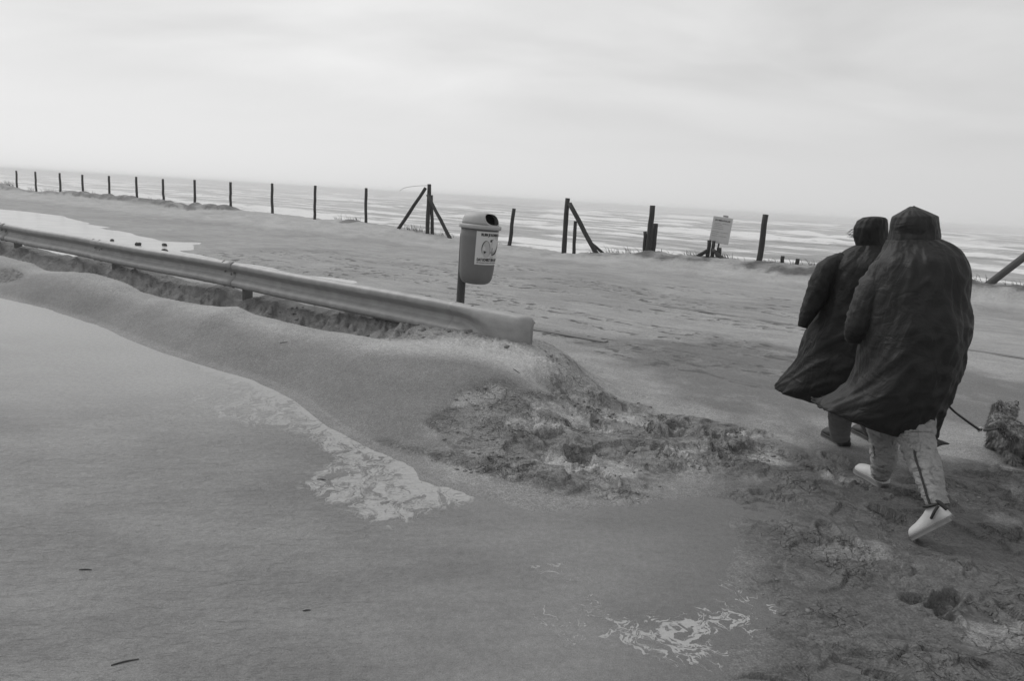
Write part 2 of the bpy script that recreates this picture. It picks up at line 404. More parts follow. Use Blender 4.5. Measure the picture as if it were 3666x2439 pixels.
ASPH = [(0.98, 8.18), (1.34, 6.99), (1.46, 5.93), (1.88, 5.58), (2.55, 5.65), (4.25, 5.63), (6.5, 6.6), (4.9, 8.3), (2.47, 9.2)]
PDARK = [(1.35, 3.51), (1.43, 3.42), (1.52, 3.41), (1.54, 3.34), (1.41, 3.23), (1.30, 3.20), (1.33, 3.36)]
RIDGE_U = [-60, -10, 0.6, 4.5, 5.5, 6.7, 8.5, 9.6, 11.2, 13.2, 15.4, 16.7, 18.2, 19.8, 22.7, 25.3, 28.3, 31, 33.7, 36.2, 39, 42, 44.8, 48, 50.7, 60, 200]
RIDGE_Z = [.45, .45, .45, .41, .375, .40, .365, .26, .12, .175, .20, .32, .42, .45, .425, .468, .46, .365, .40, .42, .39, .455, .36, .367, .434, .45, .45]
CREST_U = [2.6, 3.0, 3.9, 4.7, 5.4, 5.95, 6.4, 6.67, 7.1, 7.6, 8.6, 9.06, 9.85, 10.6, 11.3, 11.9, 13, 16, 60]
CREST_Z = [.30, .34, .36, .344, .312, .313, .317, .357, .30, .267, .271, .338, .373, .31, .249, .308, .315, .30, .30]
_fr = np.random.default_rng(21); PRINTS = []
def _prints(P, n, heading, zsc):
    xs = [p[0] for p in P]; ys = [p[1] for p in P]; c = 0
    while c < n:
        x = _fr.uniform(min(xs), max(xs)); y = _fr.uniform(min(ys), max(ys))
        if polysd(np.array([x]), np.array([y]), P)[0] > 0.06:
            PRINTS.append((x, y, heading+_fr.normal(0, .55), _fr.uniform(.10, .15), _fr.uniform(.042, .055), zsc*_fr.uniform(.7, 1.3))); c += 1
_prints(TRA, 20, 1.9, .034); _prints(TRB, 44, 1.9, .032)
PRINTS += [(0.55, 5.35, 2.2, .13, .05, .03), (0.30, 5.62, 2.2, .13, .05, .03), (1.6, 3.95, 2.6, .13, .055, .035), (1.72, 3.5, 1.2, .13, .05, .02), (1.55, 3.35, 0.4, .12, .05, .02)]
STEPS = [(2.19, 3.47), (2.38, 4.37), (2.48, 5.14), (2.77, 5.28)]

def terrain(x, y, full=False):
    x = np.asarray(x, np.float32); y = np.asarray(y, np.float32)
    u = x*DU[0]+y*DU[1]; v = x*DN[0]+y*DN[1]
    near = ss(30, 12, np.hypot(x, y))
    lo = fbm(x*.35, y*.35, 3, 1); mid = fbm(x*1.3, y*1.3, 4, 9)
    wob = fbm(x*2.0, y*2.0, 3, 31)
    sd = polysd(x, y, PUDDLE) + (wob*.10+.05*gnoise(x*6, y*6, 33)+.02*gnoise(x*19, y*19, 34))*ss(1.2, -.2, u-2.6)
    z = 0.022 + lo*.02 + mid*.008
    z = np.where(v > 5.6, z + 0.01, z)
    # trampled ground
    ra, rb, rc, rd = polysd(x, y, TRA), polysd(x, y, TRB), polysd(x, y, TRC), polysd(x, y, TRD)
    e1 = wob*.22
    ta = ss(-.18, .22, ra+e1); tb = ss(-.25, .35, rb+e1); tcm = ss(-.15, .15, rc+e1*.7); td = ss(-.10, .10, rd+e1*.6)
    rough = np.maximum(np.maximum(ta, .8*tb), np.maximum(tcm, td))
    wx = x + .06*gnoise(x*5, y*5, 51); wy = y + .06*gnoise(x*5, y*5, 52)
    c1 = np.abs(gnoise(wx*5.5, wy*7.5, 61)); c2 = np.abs(gnoise(wx*12, wy*15, 62)); c3 = np.abs(gnoise(wx*27, wy*31, 63))
    clod = (c1*.05 + c2*.034 + c3*.017)
    plate = ss(.015, .055, gnoise(wx*2.6+3, wy*3.4, 71))               # raised crust plates with broken edges
    w1, e_1, r1 = worley(wx*5.0, wy*7.0, 1); w2, e_2, r2 = worley(wx*13, wy*17, 2)
    cell = (r1-.5)*.055*ss(.0, .14, e_1) + (r2-.5)*.026*ss(0, .18, e_2) - .014*ss(.10, .0, e_1)
    cellm = ss(-.10, .12, gnoise(x*1.9+7, y*1.9, 73))
    rel = cell*cellm + clod*(.35+.65*ss(-.1, .3, gnoise(x*1.7, y*1.7, 72))) + plate*.034
    z = z + rough*near*(1-.35*tb)*(rel-.012)
    # relief of the thin sand over road and parking place
    z = z + near*(1-rough)*(.009*gnoise(u*2.4, v*3.6, 81) + .005*gnoise(u*6, v*8, 82)*ss(9, 6, np.hypot(x, y)))*ss(0, .4, -sd)
    # footprints
    if full:
        for (fx, fy, fa, fl, fwid, fd) in PRINTS:
            m = (np.abs(x-fx) < .3) & (np.abs(y-fy) < .3)
            if not m.any(): continue
            cx, sx = math.cos(fa), math.sin(fa)
            lx = (x[m]-fx)*cx+(y[m]-fy)*sx; ly = -(x[m]-fx)*sx+(y[m]-fy)*cx
            q = np.sqrt((lx/fl)**2+((ly-.012*np.sin(lx*14))/fwid)**2) + .09*gnoise(x[m]*22, y[m]*22, 5)
            z[m] = z[m] - fd*ss(1.03, .84, q)*(1+.22*np.sin(lx*2*np.pi/.032)*ss(.9, .7, q)) + fd*.5*np.exp(-((q-1.22)/.18)**2)
    for (fx, fy) in STEPS:
        q = np.hypot(x-fx, y-fy); z = z*(1-ss(.3, .12, q)*.85)
    # hollow under the puddle; the pool on the road
    shore = (z-.020)*.55*ss(.25, -.1, sd)
    z = np.where(sd > 0, shore*ss(.35, 0., sd) - .035*ss(0, .55, sd), shore*ss(.5, 0, -sd) + z*ss(0, .55, -sd))
    sdp = polysd(x, y, ROADPOOL) + .5*gnoise(u*.45, v*1.6, 91)
    z = np.where(v > 5.6, z - .07*ss(-.55, .15, sdp), z)
    # wind-blown bank in front of the guard rail, scoured trough below it
    ve = np.interp(u, [2.3, 2.9, 3.25, 3.77, 4.45, 5.2, 6.1, 8.7, 11, 30], [2.9, 3.1, 3.13, 3.24, 3.47, 3.6, 3.55, 3.72, 3.63, 3.6])
    vc = 4.36 + .07*gnoise(u*1.1, u*0+3.3, 5) + np.interp(u, [3, 3.6, 4.4], [.45, .35, 0])
    H = np.interp(u, CREST_U, CREST_Z) + .012*gnoise(u*3.1, u*0+.7, 6)
    tt = np.clip((v-ve)/(vc-ve), 0, 1)
    face = H*(np.sin(tt*np.pi/2)**1.15)
    floor = np.interp(u, [2.6, 3.2, 3.9, 4.5, 5.0, 5.6, 7, 60], [.30, .37, .40, .34, .24, .12, .07, .08])
    pile = np.interp(u, [2.6, 3.2, 3.9, 4.3, 4.7, 5.2, 5.75, 6.2, 6.8, 7.3, 7.75, 8.2, 9.0, 9.6, 10.2, 11.2, 12, 13, 13.6, 14.6, 16, 60], [.30, .39, .45, .45, .41, .38, .37, .31, .30, .34, .38, .36, .29, .30, .38, .38, .36, .29, .30, .38, .34, .34])
    pile = pile + .03*gnoise(u*2.2, u*0+2, 104)
    for uj in (7.78, 11.10, 14.7): pile = pile - .17*np.exp(-((u-uj-.05)/.28)**2)
    rg = ss(4.0, 5.2, u)
    wu = u + .10*gnoise(u*3, v*5, 105); wv2 = v + .08*gnoise(u*6, v*4, 106)
    tr = np.abs(gnoise(wu*5.5, wv2*3.0, 101))*.22 + np.abs(gnoise(wu*12, wv2*8, 102))*.11 + gnoise(u*27, v*20, 103)*.02 - .08
    tr = tr*rg + (c2*.05+c3*.02-.01)*(1-rg)
    rise = ss(4.66, 5.18, v + .10*gnoise(u*2.7, v*0+1, 107))
    back = H + (floor + tr*.5 - H)*ss(0, .16, v-vc-.015)
    back = np.maximum(back*(1-rise), 0) + rise*(pile + tr*ss(1.0, .5, rise)*1.0 + tr*.25)
    lee = np.interp(u, [3, 4.5, 6, 9], [.75, .8, .75, .7])
    back = back*ss(5.26+lee, 5.22, v)
    bank = np.where(v < vc, face, back)
    fade = ss(2.35, 3.45, u + .12*gnoise(x*3, y*3, 8) + np.interp(v, [3.2, 5.0, 6], [.15, 0, -.1]))
    bank = bank*fade
    z = np.where((v > ve-.001) & (sd <= 0.02), np.maximum(z*(1-.8*fade*(v < 5.9)) + bank, z*0-.05), z)
    # dune foot and ridge with the posts, beach beyond
    rz = np.interp(u, RIDGE_U, RIDGE_Z)
    v0 = np.interp(u, [0, 6, 12, 20, 40], [16.2, 16.2, 16.0, 14.8, 14.2])
    hum = fbm(u*.55, v*.9, 4, 111)
    up = ss(0, 1, (v-v0)/(18.1-v0))
    z = z*(1-up) + up*rz + hum*.10*ss(.25, .8, up)*ss(19.5, 17.2, v+.0) + .05*np.abs(gnoise(u*1.6, v*2.4, 112))*ss(.4, .9, up)
    lv_ = v+.45*gnoise(u*.55, u*0, 113)
    la = np.interp(u, [-5, 0, 1, 2.5, 4, 5, 6, 7, 8, 9, 10, 11, 17.5, 19.5, 20.4, 21.2, 27.6, 28.5, 30.2, 31, 32.5, 35.8, 36.6, 37.6, 40, 44, 46, 47.5, 50, 52, 60, 200], [.07, .07, .09, .04, .10, .09, .05, .08, .09, .03, .06, 0, 0, 0, .10, 0, 0, .20, .24, .06, .20, .24, .32, .22, .24, .22, .16, .04, .16, .26, .2, .2])
    la = 1.35*la*(.75+.6*gnoise(u*1.3, u*0+5, 114))
    lip = ss(17.35, 17.75, lv_)*ss(18.6, 17.95, lv_)*la
    z = z + lip
    z = z + ss(16.9, 17.6, v)*ss(19.5, 18.6, v)*(.05*np.abs(gnoise(u*2.6, v*3.5, 117))+.035*gnoise(u*6, v*7, 118)*ss(32, 20, np.hypot(x, y)))
    bz = rz - np.maximum(v-18.6, 0)*.12
    z = np.where(v > 18.6, np.maximum(np.minimum(bz, rz)+hum*.04, -9), z)
    if not full: return z
    wet = np.clip(.35 + .65*ss(3.6, 1.8, v) + .25*mid + .15*lo, 0, 1)
    wet = np.maximum(wet*ss(5.0, 2.0, u-1.2)*0 + wet*ss(8.5, 5.0, v)*.6, 0)
    facew = fade*ss(.0, .05, v-ve)*ss(vc-.02, vc-.45, v)
    wet = np.maximum(wet, .78*facew)
    wet = np.maximum(wet, .92*fade*ss(vc+.02, vc+.15, v)*ss(5.7, 5.25, v)*ss(4.2, 5.2, u))
    wet = np.maximum(wet, ss(-.3, .1, rb+e1*.5)); wet = np.maximum(wet, .62*ta); wet = np.maximum(wet, .85*td)
    wet = np.maximum(wet, ss(-.35, 0, sd)*np.interp(u, [1.0, 1.6], [.8, .5]))
    wet = np.maximum(wet, .55*ss(2.6, 1.0, u)*ss(6.5, 4.5, v))
    wet = np.maximum(wet, .9*ss(-.6, .4, sdp)*(v > 5.6)*.6)
    wet = np.where(v > 5.8, np.maximum(wet*.5, .25*ss(0, .3, lo)), wet)
    dryv = ss(.35, .95, fade)*ss(vc-.42, vc-.05, v)*ss(vc+.5, vc+.15, v)*(.55*ss(4.9, 3.9, u)+.25)
    br = ss(-.12, .12, polysd(x, y, BRIGHT)+e1*.6)
    dryv = np.maximum(dryv, br*(1-.85*plate)*ss(-.30, -.02, mid))
    dryv = np.maximum(dryv, ta*(1-.8*plate)*ss(.02, .2, gnoise(x*2.3, y*2.9, 122))*.75)
    dryv = np.maximum(dryv, tb*ss(.22, .4, gnoise(x*2.3, y*2.9, 123))*.35)
    dryv = np.maximum(dryv, .60*ss(.10, .4, up)*(1-ss(.05, .25, lip*2)))
    pd = ss(-.03, .03, polysd(x, y, PDARK)+wob*.05)
    wet = np.maximum(wet, 1.0*pd); dryv = dryv*(1-pd)
    trk = ss(-.12, .25, fbm(u*.25, v*1.3, 3, 131))*ss(6.0, 6.8, v)*ss(15.5, 13, v)*ss(17, 13, u)*ss(.5, 2.5, u)
    lipd = ss(.012, .05, lip)*ss(18.7, 18.2, lv_)*ss(-.35, .05, gnoise(u*1.1, v*2.5, 116)); wet = np.maximum(wet, lipd); dryv = dryv*(1-lipd)
    rough = np.maximum(rough, .6*fade*ss(vc, vc+.2, v)*ss(5.9, 5.4, v))
    rough = np.maximum(rough, .9*lipd); rough = np.maximum(rough, .5*ss(.45, .9, up)*ss(14, 9, u))
    lp = np.exp(-((u-11.6)/.55)**2-((v-3.95)/.18)**2)*fade
    rough = np.maximum(rough, ss(.3, .8, lp)); wet = np.maximum(wet, .8*ss(.3, .8, lp))
    asp = ss(-.35, .35, polysd(x, y, ASPH)+e1*2)
    return z, wet, rough, asp, dryv, sd, sdp, trk

# one polar sheet round the place, fine where the ground is close
rs = [0.25]
while rs[-1] < 14: rs.append(rs[-1] + max(rs[-1]**2*8.6e-4, 0.008 if rs[-1] > 1.7 else .05))
while rs[-1] < 45: rs.append(rs[-1]*(1.0055 if rs[-1] > 20 else 1.009))
while rs[-1] < 130: rs.append(rs[-1]*1.02)
while rs[-1] < 9000: rs.append(rs[-1]*1.09)
rs = np.array(rs)
af = np.linspace(-52, 52, 1180); ab = np.linspace(52, 308, 90)[1:-1]
an = np.radians(np.concatenate([af, ab]))
RR, AA = np.meshgrid(rs, an, indexing='ij')
GX, GY = (RR*np.sin(AA)), (RR*np.cos(AA))
tz, a_wet, a_rough, a_asph, a_dry, SDm, SDp, a_trk = terrain(GX, GY, True)
gm = grid_mesh('ground', np.stack([GX, GY, tz], -1)[:, ::-1], close_u=True)
for nme, arr in (('wet', a_wet), ('rough', a_rough), ('asph', a_asph), ('dry', a_dry), ('track', a_trk)): add_attr(gm, nme, np.ascontiguousarray(arr[:, ::-1]))
ground = tag(link('ground', gm, M_SAND), 'wind-blown grey sand over a seaside parking place and road', None, None, 'structure')
def gz(x, y): return float(terrain(np.array([x]), np.array([y]), True)[0][0])

# shallow water
FOAM1 = [(-2.83, 6.38), (-2.48, 6.50), (-2.01, 6.05), (-1.54, 5.50), (-1.14, 4.95), (-0.82, 4.55), (-0.55, 4.30), (-0.37, 3.95), (-0.37, 3.62), (-0.58, 3.48), (-0.73, 3.62), (-0.76, 3.93), (-0.99, 4.25), (-1.24, 4.54), (-1.65, 4.89), (-2.13, 5.49)]
FOAM1B = [(-2.78, 5.54), (-2.38, 5.77), (-1.48, 4.97), (-1.13, 4.56), (-1.35, 4.52), (-1.79, 4.62), (-2.40, 4.90)]
FOAM1C = [(-1.26, 3.72), (-1.08, 4.16), (-0.69, 4.08), (-0.37, 3.99), (-0.34, 3.59), (-0.58, 3.45), (-0.95, 3.51)]
FOAM2 = [(0.0, 3.17), (0.29, 3.12), (0.38, 2.90), (0.55, 2.68), (0.87, 2.84), (1.11, 3.02), (1.22, 3.33), (1.32, 3.25), (1.19, 3.03), (1.28, 2.79), (1.01, 2.46), (0.82, 2.27), (0.56, 2.37), (0.17, 2.49), (0.16, 2.84)]
FOAM2C = [(0.49, 2.58), (0.66, 2.57), (0.84, 2.74), (1.11, 2.77), (1.04, 2.60), (0.86, 2.53), (0.84, 2.39), (0.69, 2.40), (0.57, 2.45)]
def water_sheet(name, z, inside, foamfun, label):
    X_, Y_ = GX[::2, :1180:2], GY[::2, :1180:2]; I = inside[::2, :1180:2]
    P = np.stack([X_, Y_, np.full(X_.shape, z)], -1)
    keep = I[:-1, :-1] | I[1:, :-1] | I[:-1, 1:] | I[1:, 1:]
    m = grid_mesh(name, P[:, ::-1], mask=keep[:, ::-1])
    f, l, rp_ = foamfun(X_, Y_)
    u_, v_ = X_*DU[0]+Y_*DU[1], X_*DN[0]+Y_*DN[1]
    pale = ss(1.3, 3.5, v_+.5*fbm(X_*.5, Y_*.5, 3, 161))*ss(3.0, 6.0, u_)       # base colour grows paler towards the bank and with u
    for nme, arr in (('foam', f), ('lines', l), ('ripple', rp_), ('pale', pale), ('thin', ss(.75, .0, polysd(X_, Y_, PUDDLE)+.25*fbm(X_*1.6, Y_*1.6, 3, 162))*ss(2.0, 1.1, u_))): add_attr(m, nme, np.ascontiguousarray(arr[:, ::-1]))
    bm = bmesh.new(); bm.from_mesh(m); bmesh.ops.delete(bm, geom=[q for q in bm.verts if not q.link_faces], context='VERTS'); bm.to_mesh(m); bm.free()
    o = link(name, m, M_PUDDLE if name == 'puddle' else M_POOL); return tag(o, label, None, None, 'structure')
def foam_near(x, y):
    w_ = .10*gnoise(x*3, y*3, 141)
    a = ss(-.30, .10, polysd(x, y, FOAM1)+.10+w_*1.6)
    b_ = .58*ss(-.15, .2, polysd(x, y, FOAM1B)+w_); c = .66*ss(-.08, .1, polysd(x, y, FOAM1C)+w_)
    d_ = .0*x
    l = .8*ss(-.12, .15, polysd(x, y, FOAM2)+w_) + 1.5*ss(-.05, .10, polysd(x, y, FOAM2C)+w_*.6)
    v_ = x*DN[0]+y*DN[1]
    f = np.maximum.reduce([a*(.66+.24*ss(.22, .02, polysd(x, y, PUDDLE)+w_*.6)), b_, c, d_])
    return f, l, ss(-.1, -1.6, x-.6)*ss(6.5, 4.6, np.hypot(x, y))*.85+.15
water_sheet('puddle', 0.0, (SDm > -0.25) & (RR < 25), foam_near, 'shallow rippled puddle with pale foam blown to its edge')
water_sheet('road_pool', -0.002, (SDp > -0.6) & (GX*DN[0]+GY*DN[1] > 5.5) & (RR < 60), lambda x, y: (x*0, x*0, x*0+.05), 'bright rain pool on the road behind the guard rail')

# sea
su = np.sinh(np.linspace(-6.0, 6.0, 560))*40; sv = 44*np.exp(np.linspace(0, math.log(8000/44), 420))
UU, VV = np.meshgrid(su, sv, indexing='xy')
wv = VV + 7*fbm(UU/55, VV/45, 3, 151) + 3*gnoise(UU/18, VV/22, 152)
lam = 17.0
ph = 8.5*np.log(np.maximum(wv, 30)/30)
fr = ph-np.floor(ph); idx = np.floor(ph)
ampn = ss(-.12, .38, gnoise(UU/60+idx*3.7, idx*1.3+.5, 153)+.35*gnoise(UU/14, idx*2.1, 157))
crest = np.exp(-((fr-.45)/.07)**2)
hgt = crest*ampn*np.interp(VV, [44, 60, 120, 400, 1500, 9000], [.15, .5, .95, 1.0, .7, .3])
hgt += .25*fbm(UU/6, VV/4, 3, 154)*ss(1500, 200, VV)
foamv = (.30+.80*ampn)*np.exp(-((fr-.42)/np.where(fr < .42, .12, .24))**2)*np.interp(VV, [44, 100, 400, 900, 2000], [1.1, 1.1, 1.0, .8, .4])
foamv += .40*ss(0.05, .40, fbm(UU/90, VV/26, 3, 155))*np.interp(VV, [44, 120, 350, 800, 2000], [.9, .8, .6, .3, .1])
lv2 = np.log(VV)
s1 = gnoise(UU/(VV*.16), lv2*20 + .4*gnoise(UU/60, lv2*3, 171), 172); s2 = gnoise(UU/(VV*.06), lv2*34, 173); s3 = gnoise(UU/(VV*.5), lv2*9, 174)
s4 = 1-4*np.abs(gnoise(UU/(VV*.30), lv2*13+.5*gnoise(UU/80, lv2*4, 175), 176))
foamv += .75*np.maximum(s4, 0)*ss(-.2, .25, gnoise(UU/(VV*.35), lv2*7, 177))*np.interp(VV, [44, 600, 2500], [1, .9, .3])
foamv += (.75*np.maximum(s1+.4*s2+.5*s3, -.2))*np.interp(VV, [44, 400, 1200, 3000], [1, 1, .7, .3])
tone = np.clip(.5 + 1.0*s2 + .8*s1 + .5*s3, 0, 1)
foamv += .6*ss(80, 58, VV + 6*gnoise(UU/20, VV/20, 156))
SP = np.stack([UU*DU[0]+VV*DN[0], UU*DU[1]+VV*DN[1], -4.0+hgt], -1)
sm = grid_mesh('sea', SP[:, ::-1]); add_attr(sm, 'foam', np.ascontiguousarray(foamv[:, ::-1])); add_attr(sm, 'tone', np.ascontiguousarray(tone[:, ::-1]))
tag(link('sea', sm, M_SEA), 'rough grey sea with white surf', None, None, 'structure')

# ------------------------------------------------------------------ shape builders
def catmull(P, n):
    P = np.asarray(P, float); m = len(P)
    t = np.linspace(0, m-1, n); i = np.clip(t.astype(int), 0, m-2); f = (t-i)[:, None]
    p0 = P[np.clip(i-1, 0, m-1)]; p1 = P[i]; p2 = P[i+1]; p3 = P[np.clip(i+2, 0, m-1)]
    return .5*((2*p1)+(p2-p0)*f+(2*p0-5*p1+4*p2-p3)*f**2+(-p0+3*p1-3*p2+p3)*f**3)
def cap_grid(name, P, cap0=True, cap1=True):
    R_, C_, _ = P.shape
    v = P.reshape(-1, 3).tolist(); f = []
    for i in range(R_-1):
        for j in range(C_):
            a, b_ = i*C_+j, i*C_+(j+1) % C_
            f.append((a, b_, b_+C_, a+C_))
    if cap0: f.append(tuple(range(C_-1, -1, -1)))
    if cap1: f.append(tuple((R_-1)*C_+j for j in range(C_)))
    return pydata(name, v, f)
def tube_pts(path, n_seg=None, sides=12, wob=0.0, seed=0, squash=1.0):
    """path: [((x,y,z), r)] -> (rows, sides, 3)"""
    A = np.array([list(p)+[r] for p, r in path], float)
    if n_seg: A = catmull(A, n_seg)
    C, r = A[:, :3], A[:, 3]
    T = np.gradient(C, axis=0); T /= np.linalg.norm(T, axis=1)[:, None]+1e-9
    ref = np.array([0, 1, 0.]) if abs(T[0, 2]) > .6 else np.array([0, 0, 1.])
    rows = []
    for i in range(len(C)):
        x = np.cross(T[i], ref); x /= np.linalg.norm(x)+1e-9; y = np.cross(x, T[i])
        th = np.linspace(0, 2*np.pi, sides, endpoint=False)
        rr = r[i]*(1+wob*(gnoise(np.cos(th)*1.7+seed*3, np.sin(th)*1.7+i*.55, seed)+.6*gnoise(np.cos(th)*4+seed, i*.9+th*0, seed+3)))
        rows.append(C[i]+(np.cos(th)*rr)[:, None]*x+(np.sin(th)*rr*squash)[:, None]*y)
    return np.array(rows)
def tube(name, path, mat, parent, n_seg=None, sides=12, wob=0, seed=0, squash=1.0):
    m = cap_grid(name, tube_pts(path, n_seg, sides, wob, seed, squash)); fix(m)
    return link(name, m, mat, parent)
def fix(m):
    bm = bmesh.new(); bm.from_mesh(m); bmesh.ops.recalc_face_normals(bm, faces=bm.faces); bm.to_mesh(m); bm.free()
def box(name, c, s, mat, parent, rot=None, bevel=0.0):
    bm = bmesh.new(); bmesh.ops.create_cube(bm, size=1)
    bmesh.ops.scale(bm, vec=s, verts=bm.verts)
    if bevel: bmesh.ops.bevel(bm, geom=bm.edges[:], offset=bevel, segments=2, affect='EDGES')
    if rot is not None: bmesh.ops.transform(bm, matrix=rot.to_4x4(), verts=bm.verts)
    bmesh.ops.translate(bm, vec=c, verts=bm.verts)
    m = bpy.data.meshes.new(name); bm.to_mesh(m); bm.free()
    return link(name, m, mat, parent, smooth=False)
ROT_SHORE = Matrix(((DU[0], DN[0], 0), (DU[1], DN[1], 0), (0, 0, 1)))   # columns: along, seaward, up

# ------------------------------------------------------------------ kerbs of the buried road
def kerb(name, v, u0, u1, top, label):
    pts = []; n = int((u1-u0)/.5)
    for i in range(n+1):
        u = u0+(u1-u0)*i/n
        for (dv, dz) in ((-.06, -.2), (-.06, top), (.06, top), (.06, -.2)):
            pts.append(W(u, v+dv+.012*math.sin(u*.7), dz+.006*math.sin(u*1.9)))
    P = np.array(pts).reshape(n+1, 4, 3)
    m = cap_grid(name, P); fix(m)
    return tag(link(name, m, M_KERB, None, False), label, None, None, 'structure')
kerb('kerb', 7.42, 3.9, 6.5, .050, 'straight kerb edge showing through the sand behind the guard rail end')
kerb('kerb', 11.12, -9, 6.2, .036, 'long thin kerb line across the sand-covered road')

# ------------------------------------------------------------------ guard rail
ends = empty('guard_rail', W(4.2, 5.05, 0.0))
tag(ends, 'long galvanised steel guard rail half buried in drifted sand', 'guard rail')
prof_ctrl = np.array([(.000, .150), (.022, .156), (.050, .150), (.074, .132), (.080, .118), (.080, .092), (.072, .078), (.018, .032), (.010, .018), (.010, -.018), (.018, -.032), (.072, -.078), (.080, -.092), (.080, -.118), (.074, -.132), (.050, -.150), (.022, -.156), (.000, -.150)])
_s = np.concatenate([[0], np.cumsum(np.linalg.norm(np.diff(prof_ctrl, axis=0), axis=1))])
PROF = np.stack([np.interp(np.linspace(0, _s[-1], 61), _s, prof_ctrl[:, i]) for i in (0, 1)], -1)
SHOE = catmull(np.array([(.000, .150), (.030, .152), (.062, .135), (.080, .095), (.086, .05), (.088, .02), (.087, 0), (.086, -.03), (.084, -.06), (.080, -.09), (.074, -.115), (.066, -.135), (.058, -.15), (.05, -.16), (.045, -.17), (.04, -.175), (.036, -.18)]), 61)
def rail_z(u): return .53 + np.interp(u, [3.3, 4.2, 6, 15], [-.025, -.020, 0, .012]) + .006*math.sin(u*1.7)
def rail_v(u): return 5.10 + .012*math.sin(u*.9+.4)
def beam(name, u0, u1, mat, extra=0.0):
    n = max(6, int((u1-u0)/.12)); rows = []
    for i in range(n+1):
        u = u0+(u1-u0)*i/n; dent = .004*gnoise(np.array([u*2.3]), np.array([.4]), 7)[0]
        rows.append([W(u, rail_v(u)-o*(1+extra)-extra*.03+dent, rail_z(u)+z) for o, z in PROF])
    m = grid_mesh(name, np.array(rows)); o = link(name, m, mat, ends)
    s = o.modifiers.new('solid', 'SOLIDIFY'); s.thickness = .004; s.offset = 0
    return o
joints = [4.15, 7.86, 11.22, 14.8, 18.4, 22.0]
beams = []
for i in range(len(joints)-1):
    beams.append(beam('beam', joints[i]-.02, joints[i+1]+.20, M_STEEL, .06 if i % 2 else 0.0))
# flared end piece
rows = []
for i in range(29):
    s_ = i/28; u = 4.30-s_*.92; f = float(ss(.12, .6, np.array([s_]))[0]); c = PROF*(1-f)+SHOE*f
    end = float(ss(.86, 1.0, np.array([s_]))[0])
    top_in = .050*(1-math.sqrt(max(0, 1-max(0, (s_-.91)/.09)**2)))
    r_ = []
    for o_, z_ in c:
        zz = z_ - (top_in*max(0, z_/.15))
        r_.append(W(u, rail_v(4.2)-o_*(1.10-.75*end)-.012+.02*s_, rail_z(u)+zz+.004-.010*s_))
    rows.append(r_)
m = grid_mesh('end_piece', np.array(rows)); endp = link('end_piece', m, M_STEEL, ends)
tag(endp, 'smooth rounded end plate of the guard rail'); s = endp.modifiers.new('solid', 'SOLIDIFY'); s.thickness = .005; s.offset = 0
def bolt(u, oz, out, par, up=0.0):
    c = Vector(W(u, rail_v(u)-out, rail_z(u)+oz)); dirv = Vector((-DN[0], -DN[1], up)).normalized()
    bm = bmesh.new(); bmesh.ops.create_uvsphere(bm, u_segments=10, v_segments=6, radius=.019)
    bmesh.ops.scale(bm, vec=(1, 1, .55), verts=bm.verts)
    bmesh.ops.transform(bm, matrix=Matrix.Translation(c) @ dirv.to_track_quat('Z', 'Y').to_matrix().to_4x4(), verts=bm.verts)
    m = bpy.data.meshes.new('bolt'); bm.to_mesh(m); bm.free()
    link('bolt', m, M_STEEL_DARK, ends)
for i, j in enumerate(joints[:5]):
    for du in ((-.02, .17) if i else (-.10, .10)):
        bolt(j+du, .150, .048, None, 2.2); bolt(j+du, .135, .066, None, .7)
        if i: bolt(j+du, .030, .032, None, .4); bolt(j+du, -.150, .045, None, -2)
    if i: bolt(j+.07, .0, .010, None)
for j in [7.78, 11.10, 14.7, 18.4, 5.9]:
    top = .50; zb = gz(*W(j, 5.2)[:2])-.35
    for dv_, su_, sv_ in ((0, .012, .10),):
        box('post', W(j, 5.17, (top+zb)/2), (.055, .010, top-zb), M_STEEL_DARK, ends, ROT_SHORE)
        box('post', W(j, 5.235, (top+zb)/2), (.010, .11, top-zb), M_STEEL_DARK, ends, ROT_SHORE)
    box('spacer', W(j, 5.13, .53), (.09, .06, .14), M_STEEL_DARK, ends, ROT_SHORE, .004)

# ------------------------------------------------------------------ fence posts on the dune ridge
def post_path(base, top, r, n=7, bend=.012, taper=.9):
    b_, t_ = Vector(base), Vector(top); L = []
    for i in range(n):
        f = i/(n-1); p = b_.lerp(t_, f)
        p += Vector((random.uniform(-bend, bend), random.uniform(-bend, bend), 0))*(1 if 0 < i < n-1 else 0)
        L.append((tuple(p), r*(1-(1-taper)*f)*random.uniform(.96, 1.04)))
    return L
def mk_post(name, u, v, ztop, r, du=0.0, dv=0.0, mat=None, parent=None, depth=.35, zb=None):
    x, y, _ = W(u, v); zg = gz(x, y) if zb is None else zb
    b_ = W(u-du*depth/max(ztop-zg, .1), v, zg-depth); t_ = W(u+du, v+dv, ztop)
    return tube(name, post_path(b_, t_, r), mat or M_WOOD, parent, None, 10, .10, random.randint(0, 50))
row = [(50.7, 1.585), (47.98, 1.597), (44.76, 1.608), (42.0, 1.587), (39.05, 1.61), (36.24, 1.648), (33.75, 1.618), (31.06, 1.663), (28.27, 1.661), (25.33, 1.708), (22.67, 1.715), (19.78, 1.732)]
for i, (u, zt) in enumerate(row):
    o = mk_post('fence_post', u, 18.2, zt, .058, random.uniform(-.05, .03))
    tag(o, 'slim dark wooden post in the bare evenly spaced row along the dune ridge', 'fence post', 'posts in the straight row on the dune ridge')
